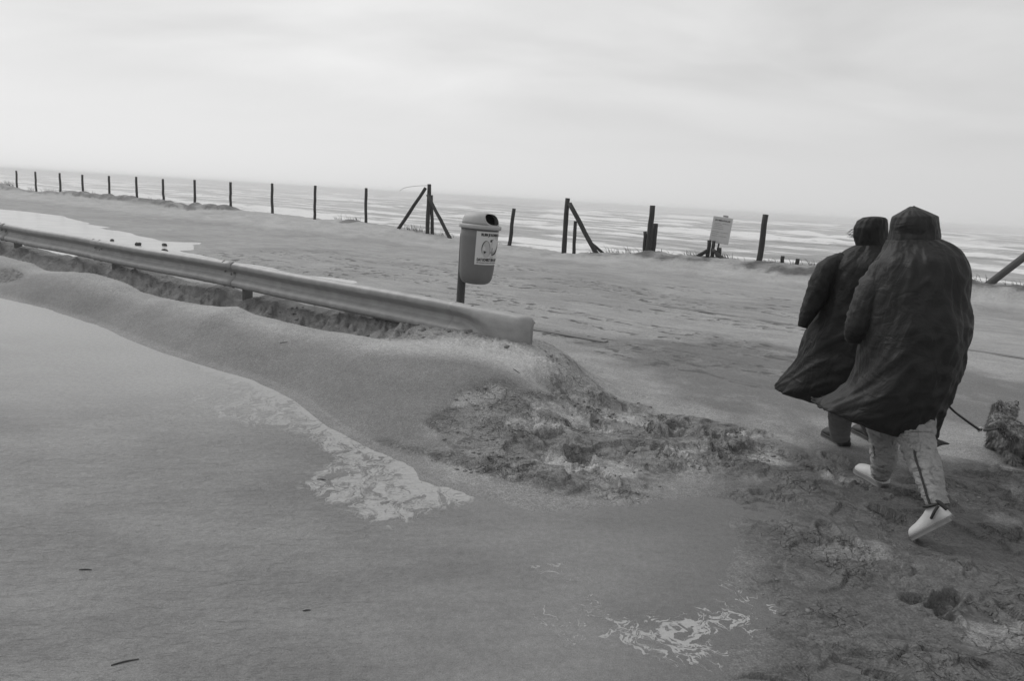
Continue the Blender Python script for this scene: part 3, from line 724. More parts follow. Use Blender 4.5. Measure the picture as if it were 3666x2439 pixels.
# three-legged braced post
t3 = empty('braced_post', W(16.72, 18.2, gz(*W(16.72, 18.2)[:2])))
tag(t3, 'dark wooden post propped by slanting legs on both sides, loose wire at its top', 'braced post')
mk_post('post', 16.74, 18.2, 1.98, .072, -.02, parent=t3)
mk_post('post', 16.60, 18.32, 1.62, .062, .12, parent=t3)
def brace(par, uf, vf, ut, vt, zt, r=.062):
    x, y, _ = W(uf, vf); zg = gz(x, y)
    a, b_ = Vector(W(uf, vf, zg)), Vector(W(ut, vt, zt)); a2 = a+(a-b_).normalized()*.35
    return tube('brace', post_path(a2, b_, r), M_WOOD, par, None, 10, .08, random.randint(0, 50))
brace(t3, 18.0, 18.1, 16.85, 18.16, 1.84); brace(t3, 15.55, 18.0, 16.72, 18.14, 1.62)
tube('wire', [(W(16.8, 18.2, 1.93), .006), (W(17.4, 18.3, 1.90), .006), (W(18.0, 18.35, 1.82), .006), (W(18.3, 18.4, 1.70), .006)], M_WOOD, t3, 14, 5)
# lone leaning post
o = mk_post('leaning_post', 13.24, 18.2, 1.36, .062, -.10)
tag(o, 'single dark wooden post tilted over, standing in the gap between the two braced posts', 'fence post')
# post with one brace
t1 = empty('braced_post', W(11.21, 18.2, gz(*W(11.21, 18.2)[:2])))
tag(t1, 'dark wooden post with one long slanting prop on one side and a shorter post behind', 'braced post')
mk_post('post', 11.22, 18.2, 1.77, .075, .0, parent=t1); mk_post('post', 10.90, 18.25, 1.12, .055, .03, parent=t1)
brace(t1, 10.10, 18.15, 11.12, 18.16, 1.62, .07); brace(t1, 9.98, 18.35, 10.32, 18.24, .52, .042)
# thick doubled post
t2 = empty('doubled_post', W(8.5, 18.2, gz(*W(8.5, 18.2)[:2])))
tag(t2, 'thick dark square-cut post with a shorter one strapped against it', 'fence post')
mk_post('post', 8.51, 18.2, 1.70, .085, -.01, parent=t2); mk_post('post', 8.43, 18.36, 1.22, .07, .0, parent=t2)
o = mk_post('short_post', 8.63, 18.22, .985, .052, .03); tag(o, 'half-height dark post standing right beside the thick doubled post', 'fence post')
o = mk_post('tall_post', 5.46, 18.2, 1.64, .078, -.02); tag(o, 'tall dark single post between the notice board and the two stumps', 'fence post')
o = mk_post('stump', 4.90, 18.2, .66, .05, .0); tag(o, 'short dark wooden stump nearer the tall single post', 'stump', 'wooden stumps')
o = mk_post('stump', 4.54, 18.2, .63, .055, .0); tag(o, 'short dark wooden stump farther from the tall single post', 'stump', 'wooden stumps')
# slanting beam at the far end
fb_ = empty('braced_post', W(-.9, 18.2, gz(*W(-.9, 18.2)[:2])))
tag(fb_, 'braced post with a thick pale slanting prop beyond the couple', 'braced post')
x, y, _ = W(.60, 18.2)
tube('brace', post_path(W(.78, 18.2, gz(x, y)-.25), W(-.86, 18.2, 2.25), .078), M_WOOD_PALE, fb_, None, 12, .06, 9)
mk_post('post', -.90, 18.28, 2.35, .085, parent=fb_)

# ------------------------------------------------------------------ notice board on its stump
nb_ = empty('notice_board', W(6.7, 18.2, gz(*W(6.7, 18.2)[:2])))
tag(nb_, 'white notice board with lines of small print on splayed dark stumps', 'sign')
mk_post('post', 6.80, 18.18, .90, .055, .0, parent=nb_); mk_post('post', 6.68, 18.2, .89, .05, .0, parent=nb_); mk_post('post', 6.52, 18.26, .72, .07, .02, parent=nb_)
brace(nb_, 7.02, 18.05, 6.80, 18.12, .62, .055); brace(nb_, 6.38, 18.05, 6.66, 18.12, .66, .055)
rb = ROT_SHORE @ Matrix.Rotation(math.radians(-4.5), 3, 'Y')
bc = Vector(W(6.57, 18.32, 1.165))
bd = box('board', bc, (.52, .018, .68), M_SIGN, nb_, rb, .003)
box('strip', bc+rb @ Vector((-.06, 0, .37)), (.13, .02, .045), M_INK_GREY, nb_, rb)
box('strip', bc+rb @ Vector((.0, .04, -.30)), (.03, .05, 1.15), M_WOOD_PALE, nb_, rb)
def text_mesh(txt, size, bold=0.0, sx=1.0):
    c = bpy.data.curves.new('txt', 'FONT'); c.body = txt; c.size = size; c.offset = bold; c.resolution_u = 3
    o = bpy.data.objects.new('txt', c); col.objects.link(o)
    bpy.context.view_layer.update()
    m = bpy.data.meshes.new_from_object(o.evaluated_get(bpy.context.evaluated_depsgraph_get()))
    bpy.data.objects.remove(o)
    co = np.array([v.co[:] for v in m.vertices]); co[:, 0] -= co[:, 0].min(); co[:, 0] *= sx
    return m, co
def to_board(co):
    # board face looks to the land side: local x runs against u
    return [bc + rb @ Vector((-(p[0]), -.0125, p[1])) for p in co]
m, co = text_mesh('JAN MEN PAALAB', .066, .0016, .78); co[:, 0] -= co[:, 0].max()/2; co[:, 1] += .23
for v_, p in zip(m.vertices, to_board(co)): v_.co = p
link('lettering', m, M_INK, nb_, False)
lv, lf = [], []
for yy, segs in ((.165, ((-.2, -.02), (.02, .2))), (.125, ((-.2, .0),)), (.08, ((-.21, .03),)), (.03, ((-.21, .06),)), (-.06, ((-.22, -.02), (.0, .2))), (-.11, ((-.22, -.05),)), (-.16, ((-.21, -.05), (-.03, .09), (.11, .18)))):
    for a, b_ in segs:
        xx = a
        while xx < b_:
            wd = random.uniform(.015, .045); s_ = len(lv)
            lv += to_board([(xx, yy), (min(xx+wd, b_), yy), (min(xx+wd, b_), yy+.018), (xx, yy+.018)]); lf.append((s_, s_+1, s_+2, s_+3)); xx += wd+.012
link('lettering', pydata('lettering', lv, lf), M_INK_GREY, nb_, False)['kind'] = 'stuff'

# ------------------------------------------------------------------ litter bin on a post
BIN = Vector((-.43, 7.60, .735)); TILT = Matrix.Rotation(math.radians(2.2), 3, 'Y') @ Matrix.Rotation(math.radians(-1.0), 3, 'X')
BR = TILT @ Matrix.Rotation(math.radians(47), 3, 'Z')
bzg = gz(-.60, 7.78)
lb = empty('litter_bin', (-.58, 7.76, bzg))
tag(lb, 'grey plastic litter bin with domed lid and a poster, fixed to a post', 'litter bin')
def binr(z):     # radius of the body at height z over its bottom
    pts = [(0, .045), (.004, .10), (.014, .128), (.035, .149), (.07, .163), (.12, .171), (.20, .176), (.35, .182), (.50, .187), (.61, .190)]
    return float(np.interp(z, [p[0] for p in pts], [p[1] for p in pts]))
def bpos(ang, r, z):   # ang 0 = front
    ca, sa = math.cos(ang), math.sin(ang); e = 2.5
    q = (abs(ca)**e+abs(sa)**e)**(-1/e)
    return BIN + BR @ Vector((sa*r*q*1.0, -ca*r*q*.97, z))
zs = [0, .004, .014, .035, .07, .12, .20, .30, .40, .50, .60]
NA = 56
outer = np.array([[bpos(2*math.pi*j/NA, binr(z), z) for j in range(NA)] for z in zs])
inner = np.array([[bpos(2*math.pi*j/NA, max(binr(z)-.006, .03), max(z, .008)) for j in range(NA)] for z in zs[::-1]])
bm_ = cap_grid('body', np.concatenate([outer, inner])); fix(bm_); body = link('body', bm_, M_BIN, lb)
rimP = np.array([[bpos(2*math.pi*j/NA, r, z) for j in range(NA)] for r, z in ((.186, .585), (.207, .587), (.213, .596), (.213, .622), (.207, .630), (.188, .632), (.184, .62))])
rm = cap_grid('rim', rimP, False, False); fix(rm); link('rim', rm, M_BIN_LID, lb)
dome = []
for r, z in ((.186, .632), (.184, .66), (.178, .69), (.164, .718), (.140, .738), (.105, .752), (.06, .760), (.02, .762)):
    dome.append([bpos(2*math.pi*j/NA, r, z) for j in range(NA)])
for r, z in ((.02, .757), (.06, .755), (.103, .747), (.137, .733), (.159, .714), (.173, .688), (.179, .66), (.181, .632)):
    dome.append([bpos(2*math.pi*j/NA, r, z) for j in range(NA)])
dm = cap_grid('lid', np.array(dome+[dome[0]]), False, False)
bmx = bmesh.new(); bmx.from_mesh(dm); bmesh.ops.remove_doubles(bmx, verts=bmx.verts, dist=1e-5)
# close the ring of the top
bmesh.ops.holes_fill(bmx, edges=[e for e in bmx.edges if e.is_boundary], sides=0)
bmesh.ops.recalc_face_normals(bmx, faces=bmx.faces); bmx.to_mesh(dm); bmx.free()
lid = link('lid', dm, M_BIN_LID, lb)
cut_bm = bmesh.new(); bmesh.ops.create_uvsphere(cut_bm, u_segments=32, v_segments=20, radius=1)
for v_ in cut_bm.verts:
    v_.co = Vector([math.copysign(abs(c)**.8, c) for c in v_.co])
bmesh.ops.transform(cut_bm, matrix=Matrix.Translation(BIN) @ BR.to_4x4() @ Matrix.Rotation(math.radians(14), 4, 'Z') @ Matrix.Translation((0, -.165, .694)) @ Matrix.Diagonal((.120, .15, .056, 1)), verts=cut_bm.verts)
cm = bpy.data.meshes.new('cut'); cut_bm.to_mesh(cm); cut_bm.free(); cutter = bpy.data.objects.new('cut', cm); col.objects.link(cutter)
md = lid.modifiers.new('cut', 'BOOLEAN'); md.object = cutter; md.operation = 'DIFFERENCE'; md.solver = 'EXACT'
bpy.context.view_layer.update()
nm = bpy.data.meshes.new_from_object(lid.evaluated_get(bpy.context.evaluated_depsgraph_get()))
lid.modifiers.clear(); lid.data = nm; bpy.data.objects.remove(cutter)
nm.materials.clear(); nm.materials.append(M_BIN_LID)
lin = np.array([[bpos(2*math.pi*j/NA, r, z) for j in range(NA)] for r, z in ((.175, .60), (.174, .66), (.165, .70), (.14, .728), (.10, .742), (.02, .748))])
lm = cap_grid('lid_shade', lin[:, :, :], False, True)
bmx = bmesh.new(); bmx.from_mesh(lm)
# added black sheet, stands for the shade inside the lid; back half only
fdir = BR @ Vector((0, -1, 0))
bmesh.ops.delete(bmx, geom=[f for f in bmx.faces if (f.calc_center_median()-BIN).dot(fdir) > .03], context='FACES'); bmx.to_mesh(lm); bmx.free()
link('lid_shade', lm, M_DARK, lb)
tube('post', [((-.60, 7.80, bzg-.4), .047), ((-.597, 7.80, .4), .046), ((-.590, 7.795, .9), .045), ((-.586, 7.79, 1.25), .045)], M_WOOD_PALE, lb, 10, 14, .04, 3)
box('bracket', BIN + BR @ Vector((0, .195, .40)), (.10, .03, .06), M_STEEL_DARK, lb, BR, .004)
# poster wrapped round the front
PW, PH, PZ = .345, .345, .375
def ppos(s, t_, off):   # s in metres from poster centre, t in metres over its lower edge
    z = PZ - PH/2 + t_ + .02
    return bpos(s/.190, binr(z)+off, z)
pg = np.array([[ppos(-PW/2+PW*i/28+.0, PH*j/10, .0022) for i in range(29)] for j in range(11)])
po = link('poster', grid_mesh('poster', pg), M_PAPER, lb); tag(po, 'white printed anti-litter poster wrapped round the bin')
def decal(name, co, faces, mat, off=.0042):
    return link(name, pydata(name, [ppos(p[0], p[1], off) for p in co], faces), mat, po, False)
def ptext(txt, size, x0, y0, width, bold, mat):
    m, co = text_mesh(txt, size, bold); co[:, 0] *= width/co[:, 0].max()
    bmx = bmesh.new(); bmx.from_mesh(m)
    bmesh.ops.triangulate(bmx, faces=bmx.faces)
    for v_, p in zip(bmx.verts, co): v_.co = ppos(p[0]+x0, p[1]+y0, .0042)
    bmx.to_mesh(m); bmx.free(); link('lettering', m, mat, po, False)
ptext('RUIM JE ROMMEL OP', .038, -.125, .300, .285, .0022, M_INK)
ptext('DAT SCHEELT EEN HOOP', .038, -.150, .040, .300, .0022, M_INK)
ptext('EEN CAMPAGNE VOOR EEN SCHOON STRAND EN DUIN', .011, -.150, .018, .29, .0006, M_INK)
def ellipse(cx, cy, a, b_, rot, n=32, t0=0, t1=2*math.pi):
    return [(cx+a*math.cos(t_)*math.cos(rot)-b_*math.sin(t_)*math.sin(rot), cy+a*math.cos(t_)*math.sin(rot)+b_*math.sin(t_)*math.cos(rot)) for t_ in np.linspace(t0, t1, n)]
def arc_band(cx, cy, a, b_, rot, w0, w1, t0, t1, mat, n=30):
    o_ = ellipse(cx, cy, a, b_, rot, n, t0, t1)
    wid = [w0+(w1-w0)*math.sin(math.pi*i/(n-1)) for i in range(n)]
    i_ = [(cx+(x-cx)*(1-w/a), cy+(y-cy)*(1-w/a)) for (x, y), w in zip(o_, wid)]
    decal('print', o_+i_, [(i, i+1, n+i+1, n+i) for i in range(n-1)], mat)
pl = ellipse(-.055, .160, .052, .088, .12)
decal('print', [(-.055, .160)]+pl, [(0, i, i+1) for i in range(1, len(pl))], M_INK_PALE, .0034)
arc_band(-.055, .160, .056, .093, .12, .001, .008, 1.3, 3.6, M_INK)
arc_band(-.055, .160, .056, .093, .12, .002, .011, -1.0, 1.5, M_INK_GREY)
decal('print', [(-.088, .150), (-.050, .134), (-.080, .116)], [(0, 1, 2)], M_INK)
bodyq = [(.0, .245), (.035, .285), (.09, .270), (.12, .215), (.11, .15), (.06, .105), (.02, .11), (.015, .19)]
decal('print', bodyq, [tuple(range(8))], M_INK_PALE, .0032)
arc_band(.055, .20, .075, .10, -.35, .004, .024, -1.6, .9, M_INK)
arc_band(.04, .20, .045, .085, -.3, .003, .009, -2.6, -.3, M_INK_GREY)
decal('print', [(-.015, .262), (.022, .268), (.005, .238), (-.012, .240)], [(0, 1, 2, 3)], M_INK)
decal('print', [(.05, .285), (.10, .29), (.115, .262), (.075, .265)], [(0, 1, 2, 3)], M_INK_GREY)
decal('print', [(.022, .185), (.034, .175), (.030, .125), (.016, .128)], [(0, 1, 2, 3)], M_INK_GREY)
decal('print', [(.0, .09), (.045, .10), (.06, .075), (.01, .070)], [(0, 1, 2, 3)], M_INK_PALE)

# ------------------------------------------------------------------ people
def skin_body(name, joints, edges, mat, parent, sub=2):
    """joints: {key: (x,y,z,r)}; first key is the root"""
    keys = list(joints); m = bpy.data.meshes.new(name)
    m.from_pydata([joints[k_][:3] for k_ in keys], [(keys.index(a), keys.index(b_)) for a, b_ in edges], [])
    o = bpy.data.objects.new(name, m); col.objects.link(o)
    o.modifiers.new('skin', 'SKIN'); sb = o.modifiers.new('sub', 'SUBSURF'); sb.levels = sb.render_levels = sub
    for i, k_ in enumerate(keys):
        s_ = m.skin_vertices[0].data[i]; r = joints[k_][3]; s_.radius = (r, r) if not isinstance(r, tuple) else r; s_.use_root = (i == 0)
    bpy.context.view_layer.update()
    nm = bpy.data.meshes.new_from_object(o.evaluated_get(bpy.context.evaluated_depsgraph_get()))
    bpy.data.objects.remove(o); bpy.data.meshes.remove(m)
    nm.name = name
    return link(name, nm, mat, parent)
def loft(name, rings, mat, parent, rows, sides=96, expo=2.3, fold=.010, seed=0, cap=(True, False), open_front=None, thick=.008, lin=0.0, dep=(0, 1, 0)):
    A = np.array([list(l)+list(r)+[b_] for l, r, b_ in rings], float)
    Al = np.stack([np.interp(np.linspace(0, len(A)-1, rows), np.arange(len(A)), A[:, i]) for i in range(7)], -1)
    A = catmull(A, rows)*(1-lin)+Al*lin
    th = np.linspace(0, 2*np.pi, sides, endpoint=False)
    P = []
    for i in range(rows):
        L, R_, b_ = A[i, :3], A[i, 3:6], max(A[i, 6], .005); c = (L+R_)/2; ax = (R_-L)/2
        q = (np.abs(np.cos(th))**expo+np.abs(np.sin(th))**expo)**(-1/expo)
        wob = c + (np.cos(th)*q)[:, None]*ax + (np.sin(th)*q*b_)[:, None]*np.array(dep)
        P.append(wob)
    P = np.array(P)
    # cloth folds along the normal
    cen = P.mean(1, keepdims=True); nrm = P-cen; nrm /= np.linalg.norm(nrm, axis=2, keepdims=True)+1e-9
    t_ = np.linspace(0, 1, rows)[:, None]*np.ones(sides)[None]
    X, Z = P[..., 0]*1.0, P[..., 2]; S = th[None]*np.ones(rows)[:, None]
    f1 = gnoise(np.cos(S)*1.9+Z*.9+seed, np.sin(S)*1.9+Z*2.1, seed+1)
    f2 = gnoise(np.cos(S)*4.2+Z*2.6+seed, np.sin(S)*4.2-Z*3.2, seed+2)
    f3 = 1-2*np.abs(gnoise(np.cos(S)*3.0-Z*4.5, np.sin(S)*3.0+Z*5.2+X*2, seed+3))
    f4 = gnoise(np.cos(S)*7+Z*7, np.sin(S)*7+X*5-Z*9, seed+4)
    amp = fold*(.65+.55*t_)
    P = P + nrm*((f1*1.3+f2*.8+np.maximum(f3-.4, 0)*1.1+f4*.35)*amp)[..., None]
    mask = None
    if open_front is not None:
        lo_, hi_ = open_front; ii = np.linspace(0, 1, rows-1)[:, None]; ang = np.abs((th[None]-np.pi/2+np.pi) % (2*np.pi)-np.pi)
        mask = ~((ii > lo_) & (ii < hi_) & (ang < .75))
    m = grid_mesh(name, P, True, mask)
    bm = bmesh.new(); bm.from_mesh(m)
    bmesh.ops.delete(bm, geom=[v_ for v_ in bm.verts if not v_.link_faces], context='VERTS')
    bm.verts.ensure_lookup_table()
    if cap[1]:
        top = [e for e in bm.edges if e.is_boundary and all((Vector(P[-1].mean(0))-v_.co).length < .12 for v_ in e.verts)]
        if top: bmesh.ops.holes_fill(bm, edges=top, sides=0)
    bmesh.ops.recalc_face_normals(bm, faces=bm.faces); bm.to_mesh(m); bm.free()
    o = link(name, m, mat, parent)
    s_ = o.modifiers.new('solid', 'SOLIDIFY'); s_.thickness = thick; s_.offset = -1
    return o
def shoe(toe, heel, mat_up, mat_sole, parent, boot=False, name='shoe', roll=0.0):
    toe, heel = Vector(toe), Vector(heel); f = (toe-heel); L = f.length; f.normalize()
    s_ = f.cross(Vector((0, 0, 1))).normalized(); u_ = s_.cross(f)
    sec = [(-.01, .020, .035), (.02, .031, .075), (.10, .037, .104), (.22, .039, .108), (.34, .038, .100), (.46, .040, .086), (.60, .046, .074), (.74, .050, .064), (.87, .048, .058), (.96, .038, .050), (1.02, .018, .034)]
    k_ = L/.27*1.14
    rows = []; srow = []
    for t_, w, h in catmull(np.array(sec), 22):
        c = heel+f*(t_*L); ring = []; sr = []
        for a in np.linspace(0, 2*math.pi, 20, endpoint=False):
            x = math.cos(a); z = math.sin(a); zz = .018+(h-.018)*max(z, 0)**.75 if z > 0 else .018*(1+z)+.004
            xx = math.copysign(abs(x)**.7, x)*w*(1 if z < .3 else 1-.35*(z-.3)/.7)
            ring.append(c+s_*(xx*k_)+u_*(zz*k_))
            zs_ = .024 if z > 0 else 0.0
            sr.append(c+s_*(math.copysign(min(1, abs(x)*1.5), x)*(w+.007)*k_)+u_*((.022 if z > 0 else -.004)*k_ if abs(x) < .999 else .014*k_))
        rows.append(ring); srow.append(sr)
    m = cap_grid(name, np.array([[tuple(p) for p in r] for r in rows])); fix(m); up_ = link(name, m, mat_up, parent)
    m = cap_grid('sole', np.array([[tuple(p) for p in r] for r in srow])); fix(m); so = link('sole', m, mat_sole, up_); so.parent = up_; so.matrix_parent_inverse = up_.matrix_parent_inverse.inverted() if False else Matrix.Identity(4)
    return up_, f, s_, u_, heel, L
def hand(J, E, key, base, direction, side, r=.0085):
    """palm + five fingers as chains rooted in the palm"""
    d_ = Vector(direction).normalized(); s_ = Vector(side).normalized(); n_ = d_.cross(s_)
    p = Vector(base)+d_*.055; J[key+'palm'] = (*p, .024); E.append((key, key+'palm'))
    for i, (off, ln) in enumerate(((-.030, .058), (-.010, .068), (.010, .072), (.030, .066))):
        a = p+s_*off+d_*.028; b_ = a+d_*ln*.55+n_*.012; c = b_+d_*ln*.30+n_*.028
        for q, pp in (('a', a), ('b', b_), ('c', c)): J[f'{key}f{i}{q}'] = (*pp, r if q != 'c' else r*.85)
        E += [(key+'palm', f'{key}f{i}a'), (f'{key}f{i}a', f'{key}f{i}b'), (f'{key}f{i}b', f'{key}f{i}c')]
    a = Vector(base)+d_*.03+s_*.035+n_*.01; b_ = a+d_*.035+s_*.02+n_*.015
    J[key+'t0'] = (*a, .011); J[key+'t1'] = (*b_, .009); E += [(key, key+'t0'), (key+'t0', key+'t1')]

COAT_R = [((2.098,4.090,1.547),(2.315,3.966,1.571),0.160),
 ((2.079,4.074,1.499),(2.370,3.908,1.536),0.170),
 ((2.046,4.066,1.443),(2.402,3.863,1.478),0.210),
 ((2.033,4.074,1.364),(2.428,3.848,1.410),0.240),
 ((2.031,4.075,1.257),(2.439,3.842,1.311),0.260),
 ((2.030,4.075,1.139),(2.467,3.827,1.195),0.280),
 ((2.029,4.076,1.020),(2.482,3.818,1.118),0.300),
 ((2.029,4.076,0.889),(2.483,3.817,1.011),0.310),
 ((2.022,4.080,0.786),(2.478,3.820,0.905),0.310),
 ((2.001,4.092,0.700),(2.469,3.825,0.808),0.310),
 ((1.953,4.119,0.632),(2.455,3.833,0.713),0.300),
 ((1.902,4.148,0.579),(2.440,3.842,0.616),0.280),
 ((1.867,4.168,0.560),(2.420,3.853,0.522),0.250),
 ((1.854,4.176,0.566),(2.407,3.861,0.459),0.220)]
HOOD_R = [((2.113,4.087,1.512),(2.317,3.972,1.541),0.150),
 ((2.105,4.099,1.547),(2.320,3.976,1.570),0.158),
 ((2.107,4.111,1.582),(2.320,3.990,1.603),0.160),
 ((2.104,4.113,1.634),(2.307,3.997,1.655),0.165),
 ((2.107,4.111,1.677),(2.297,4.003,1.692),0.150),
 ((2.137,4.081,1.708),(2.242,4.021,1.715),0.110),
 ((2.167,4.050,1.737),(2.180,4.043,1.738),0.030),
 ((2.172,4.047,1.739),(2.175,4.046,1.739),0.010)]
SLEEVE_RL = [((2.13,4.02,1.43),.06),((2.06,4.02,1.36),.080),((2.015,4.00,1.266),.088),((1.975,3.985,1.153),.084),((1.955,3.98,1.075),.075),((1.945,4.0,1.015),.058),((1.95,4.02,.975),.043)]
SLEEVE_RR = [((2.31,4.00,1.44),.070),((2.36,4.02,1.36),.080),((2.40,4.09,1.24),.080),((2.42,4.18,1.12),.072),((2.42,4.31,1.0),.064),((2.41,4.37,.95),.052)]
COAT_L = [((2.361,5.037,1.475),(2.540,4.948,1.494),0.130),
 ((2.294,5.058,1.427),(2.602,4.904,1.456),0.150),
 ((2.226,5.066,1.343),(2.640,4.860,1.402),0.190),
 ((2.204,5.077,1.238),(2.674,4.843,1.314),0.220),
 ((2.197,5.081,1.091),(2.713,4.824,1.157),0.240),
 ((2.171,5.094,0.965),(2.736,4.813,1.020),0.260),
 ((2.143,5.107,0.836),(2.753,4.804,0.929),0.280),
 ((2.126,5.116,0.720),(2.768,4.797,0.813),0.290),
 ((2.103,5.127,0.615),(2.779,4.791,0.696),0.300),
 ((2.071,5.143,0.532),(2.786,4.788,0.577),0.300),
 ((2.022,5.168,0.447),(2.779,4.791,0.455),0.280),
 ((1.995,5.181,0.400),(2.758,4.802,0.328),0.250),
 ((1.988,5.185,0.383),(2.733,4.815,0.310),0.220)]
HOOD_L = [((2.371,5.019,1.444),(2.532,4.939,1.461),0.115),
 ((2.362,5.036,1.478),(2.538,4.949,1.496),0.125),
 ((2.347,5.056,1.529),(2.536,4.962,1.548),0.140),
 ((2.341,5.059,1.593),(2.530,4.965,1.607),0.145),
 ((2.356,5.051,1.641),(2.520,4.970,1.661),0.130),
 ((2.380,5.027,1.666),(2.500,4.968,1.674),0.100),
 ((2.417,5.009,1.675),(2.472,4.981,1.678),0.040),
 ((2.435,5.000,1.678),(2.454,4.991,1.679),0.015)]
SLEEVE_LL = [((2.28,4.99,1.36),.07),((2.19,4.99,1.30),.085),((2.145,4.98,1.22),.084),((2.115,4.97,1.13),.077),((2.08,4.96,1.03),.063),((2.05,4.95,.955),.048),((2.035,4.95,.885),.031)]
SLEEVE_LR = [((2.66,4.95,1.36),.085),((2.74,5.0,1.22),.082),((2.80,5.08,1.08),.072),((2.78,5.22,.97),.058),((2.72,5.30,.95),.044)]
LEG_RR = [((2.257,3.800,.564),.100),((2.258,3.760,.479),.090),((2.255,3.700,.426),.082),((2.253,3.640,.376),.075),((2.246,3.580,.339),.068),((2.245,3.540,.295),.061),((2.249,3.500,.255),.055),((2.256,3.475,.220),.052)]
LEG_RL = [((2.260,4.120,.495),.096),((2.295,4.160,.362),.078),((2.318,4.180,.281),.074),((2.340,4.200,.206),.071),((2.360,4.240,.128),.060),((2.376,4.270,.075),.051)]
LEG_LL = [((2.394,4.980,.440),.091),((2.416,5.000,.258),.078),((2.437,5.020,.175),.074),((2.453,5.030,.095),.066),((2.466,5.040,.060),.058)]
LEG_LR = [((2.673,5.100,.360),.093),((2.726,5.150,.177),.076),((2.77,5.18,.09),.064)]

def person(label, c, cz, hip, head, lsl, rsl, legs, feet, coat_mat, trous_mat, coat, hood, hem_rows, seed, lat):
    p = empty('person', (c[0], c[1], 0)); tag(p, label, 'person', 'couple walking in hooded coats')
    hx, hy = c
    J = {'pelvis': (hx, hy, hip, .13), 'waist': (hx, hy, hip+.15, .12), 'chest': (hx, hy+.01, hip+.38, .135), 'neckb': (hx, hy+.02, head-.20, .065), 'neck': (hx, hy+.03, head-.13, .055), 'headc': (hx, hy+.035, head-.02, .080), 'headt': (hx, hy+.035, head+.05, .066),
         'jaw': (hx, hy+.075, head-.06, .045), 'nose': (hx, hy+.125, head-.015, .012)}
    E = [('pelvis', 'waist'), ('waist', 'chest'), ('chest', 'neckb'), ('neckb', 'neck'), ('neck', 'headc'), ('headc', 'headt'), ('headc', 'jaw'), ('headc', 'nose')]
    for nme, sl in (('l', lsl), ('r', rsl)):
        n_ = len(sl); pick = [sl[0], sl[n_//2-1], sl[-4]]
        for i, (q, r) in enumerate(pick): J[f'{nme}a{i}'] = (*q, (.055, .045, .03)[i])
        E += [('chest', f'{nme}a0'), (f'{nme}a0', f'{nme}a1'), (f'{nme}a1', f'{nme}a2')]
        d_ = Vector(sl[-1][0])-Vector(sl[-3][0])
        hand(J, E, f'{nme}a2', pick[2][0], d_, (0, 1, 0) if abs(d_.y) < abs(d_.z) else (1, 0, 0))
    for nme, lg, ft in (('L', legs[0], feet[0]), ('R', legs[1], feet[1])):
        top = lg[0][0]
        J[nme+'hip'] = ((top[0]+hx)/2, (top[1]+hy)/2, hip-.10, .09); J[nme+'kn'] = (*lg[1][0], .055); J[nme+'an'] = (*lg[-1][0], .036)
        E += [('pelvis', nme+'hip'), (nme+'hip', nme+'kn'), (nme+'kn', nme+'an')]
        f = Vector(ft[0])-Vector(ft[1]); b_ = Vector(ft[1])+f*.55+Vector((0, 0, .04)); J[nme+'ft'] = (*b_, .026); E.append((nme+'an', nme+'ft'))
    body_ = skin_body('body', J, E, M_SKIN, p)
    dep = (Vector((c[0], c[1], 0)).normalized()); dep = (dep.x, dep.y, 0)
    co = loft('coat', coat, coat_mat, p, 96, 144, 2.2, .020, seed, dep=dep)
    loft('hood', hood, coat_mat, p, 44, 80, 2.1, .008, seed+11, (False, True), (.32, .82), .006, .95, dep)
    for sl, nm_ in ((lsl, 'sleeve'), (rsl, 'sleeve')):
        P = tube_pts(sl, 34, 32, .16, seed+3)
        o_ = link('sleeve', grid_mesh('sleeve', P, True), coat_mat, p); fix(o_.data); s_ = o_.modifiers.new('solid', 'SOLIDIFY'); s_.thickness = .006; s_.offset = -1
    hz = hip
    for lg in legs:
        full = [((lg[0][0][0]*.5+hx*.5, lg[0][0][1]*.5+hy*.5, hz), .13)]+lg
        P = tube_pts(full, 60, 32, .15, seed+5)
        link('trouser_leg', grid_mesh('trouser_leg', P, True), trous_mat, p)
        o_ = col.objects[-1]; s_ = o_.modifiers.new('solid', 'SOLIDIFY'); s_.thickness = .005; s_.offset = 0
    # face (away from the camera), hair
    for sx_ in (-1, 1):
        bm = bmesh.new(); bmesh.ops.create_uvsphere(bm, u_segments=12, v_segments=8, radius=.012); bmesh.ops.translate(bm, vec=(hx+sx_*.03, hy+.112, head+.01), verts=bm.verts)
        m = bpy.data.meshes.new('eye'); bm.to_mesh(m); bm.free(); link('eye', m, M_DARK, p)
    box('mouth', (hx, hy+.117, head-.065), (.045, .012, .010), M_DENIM_DARK, p, None, .003)
    return p

RRT, RRH = (2.183, 3.506, .015), (2.285, 3.385, .190)
RLT, RLH = (2.355, 4.500, .012), (2.401, 4.242, .008)
pr = person('person in long dark hooded coat, pale jeans and white sneakers, walking a dog', (2.245, 3.97), 0, .90, 1.585, SLEEVE_RL, SLEEVE_RR, (LEG_RL, LEG_RR), ((RLT, RLH), (RRT, RRH)), M_COAT, M_DENIM, COAT_R, HOOD_R, 80, 3, None)
LLT, LLH = (2.470, 5.285, .012), (2.500, 5.015, .008)
LRT, LRH = (2.760, 5.42, .012), (2.79, 5.16, .008)
pl_ = person('person in long black hooded coat and dark boots, close beside the taller companion', (2.455, 4.97), 0, .84, 1.535, SLEEVE_LL, SLEEVE_LR, (LEG_LL, LEG_LR), ((LLT, LLH), (LRT, LRH)), M_COAT2, M_DENIM_DARK, COAT_L, HOOD_L, 80, 17, None)
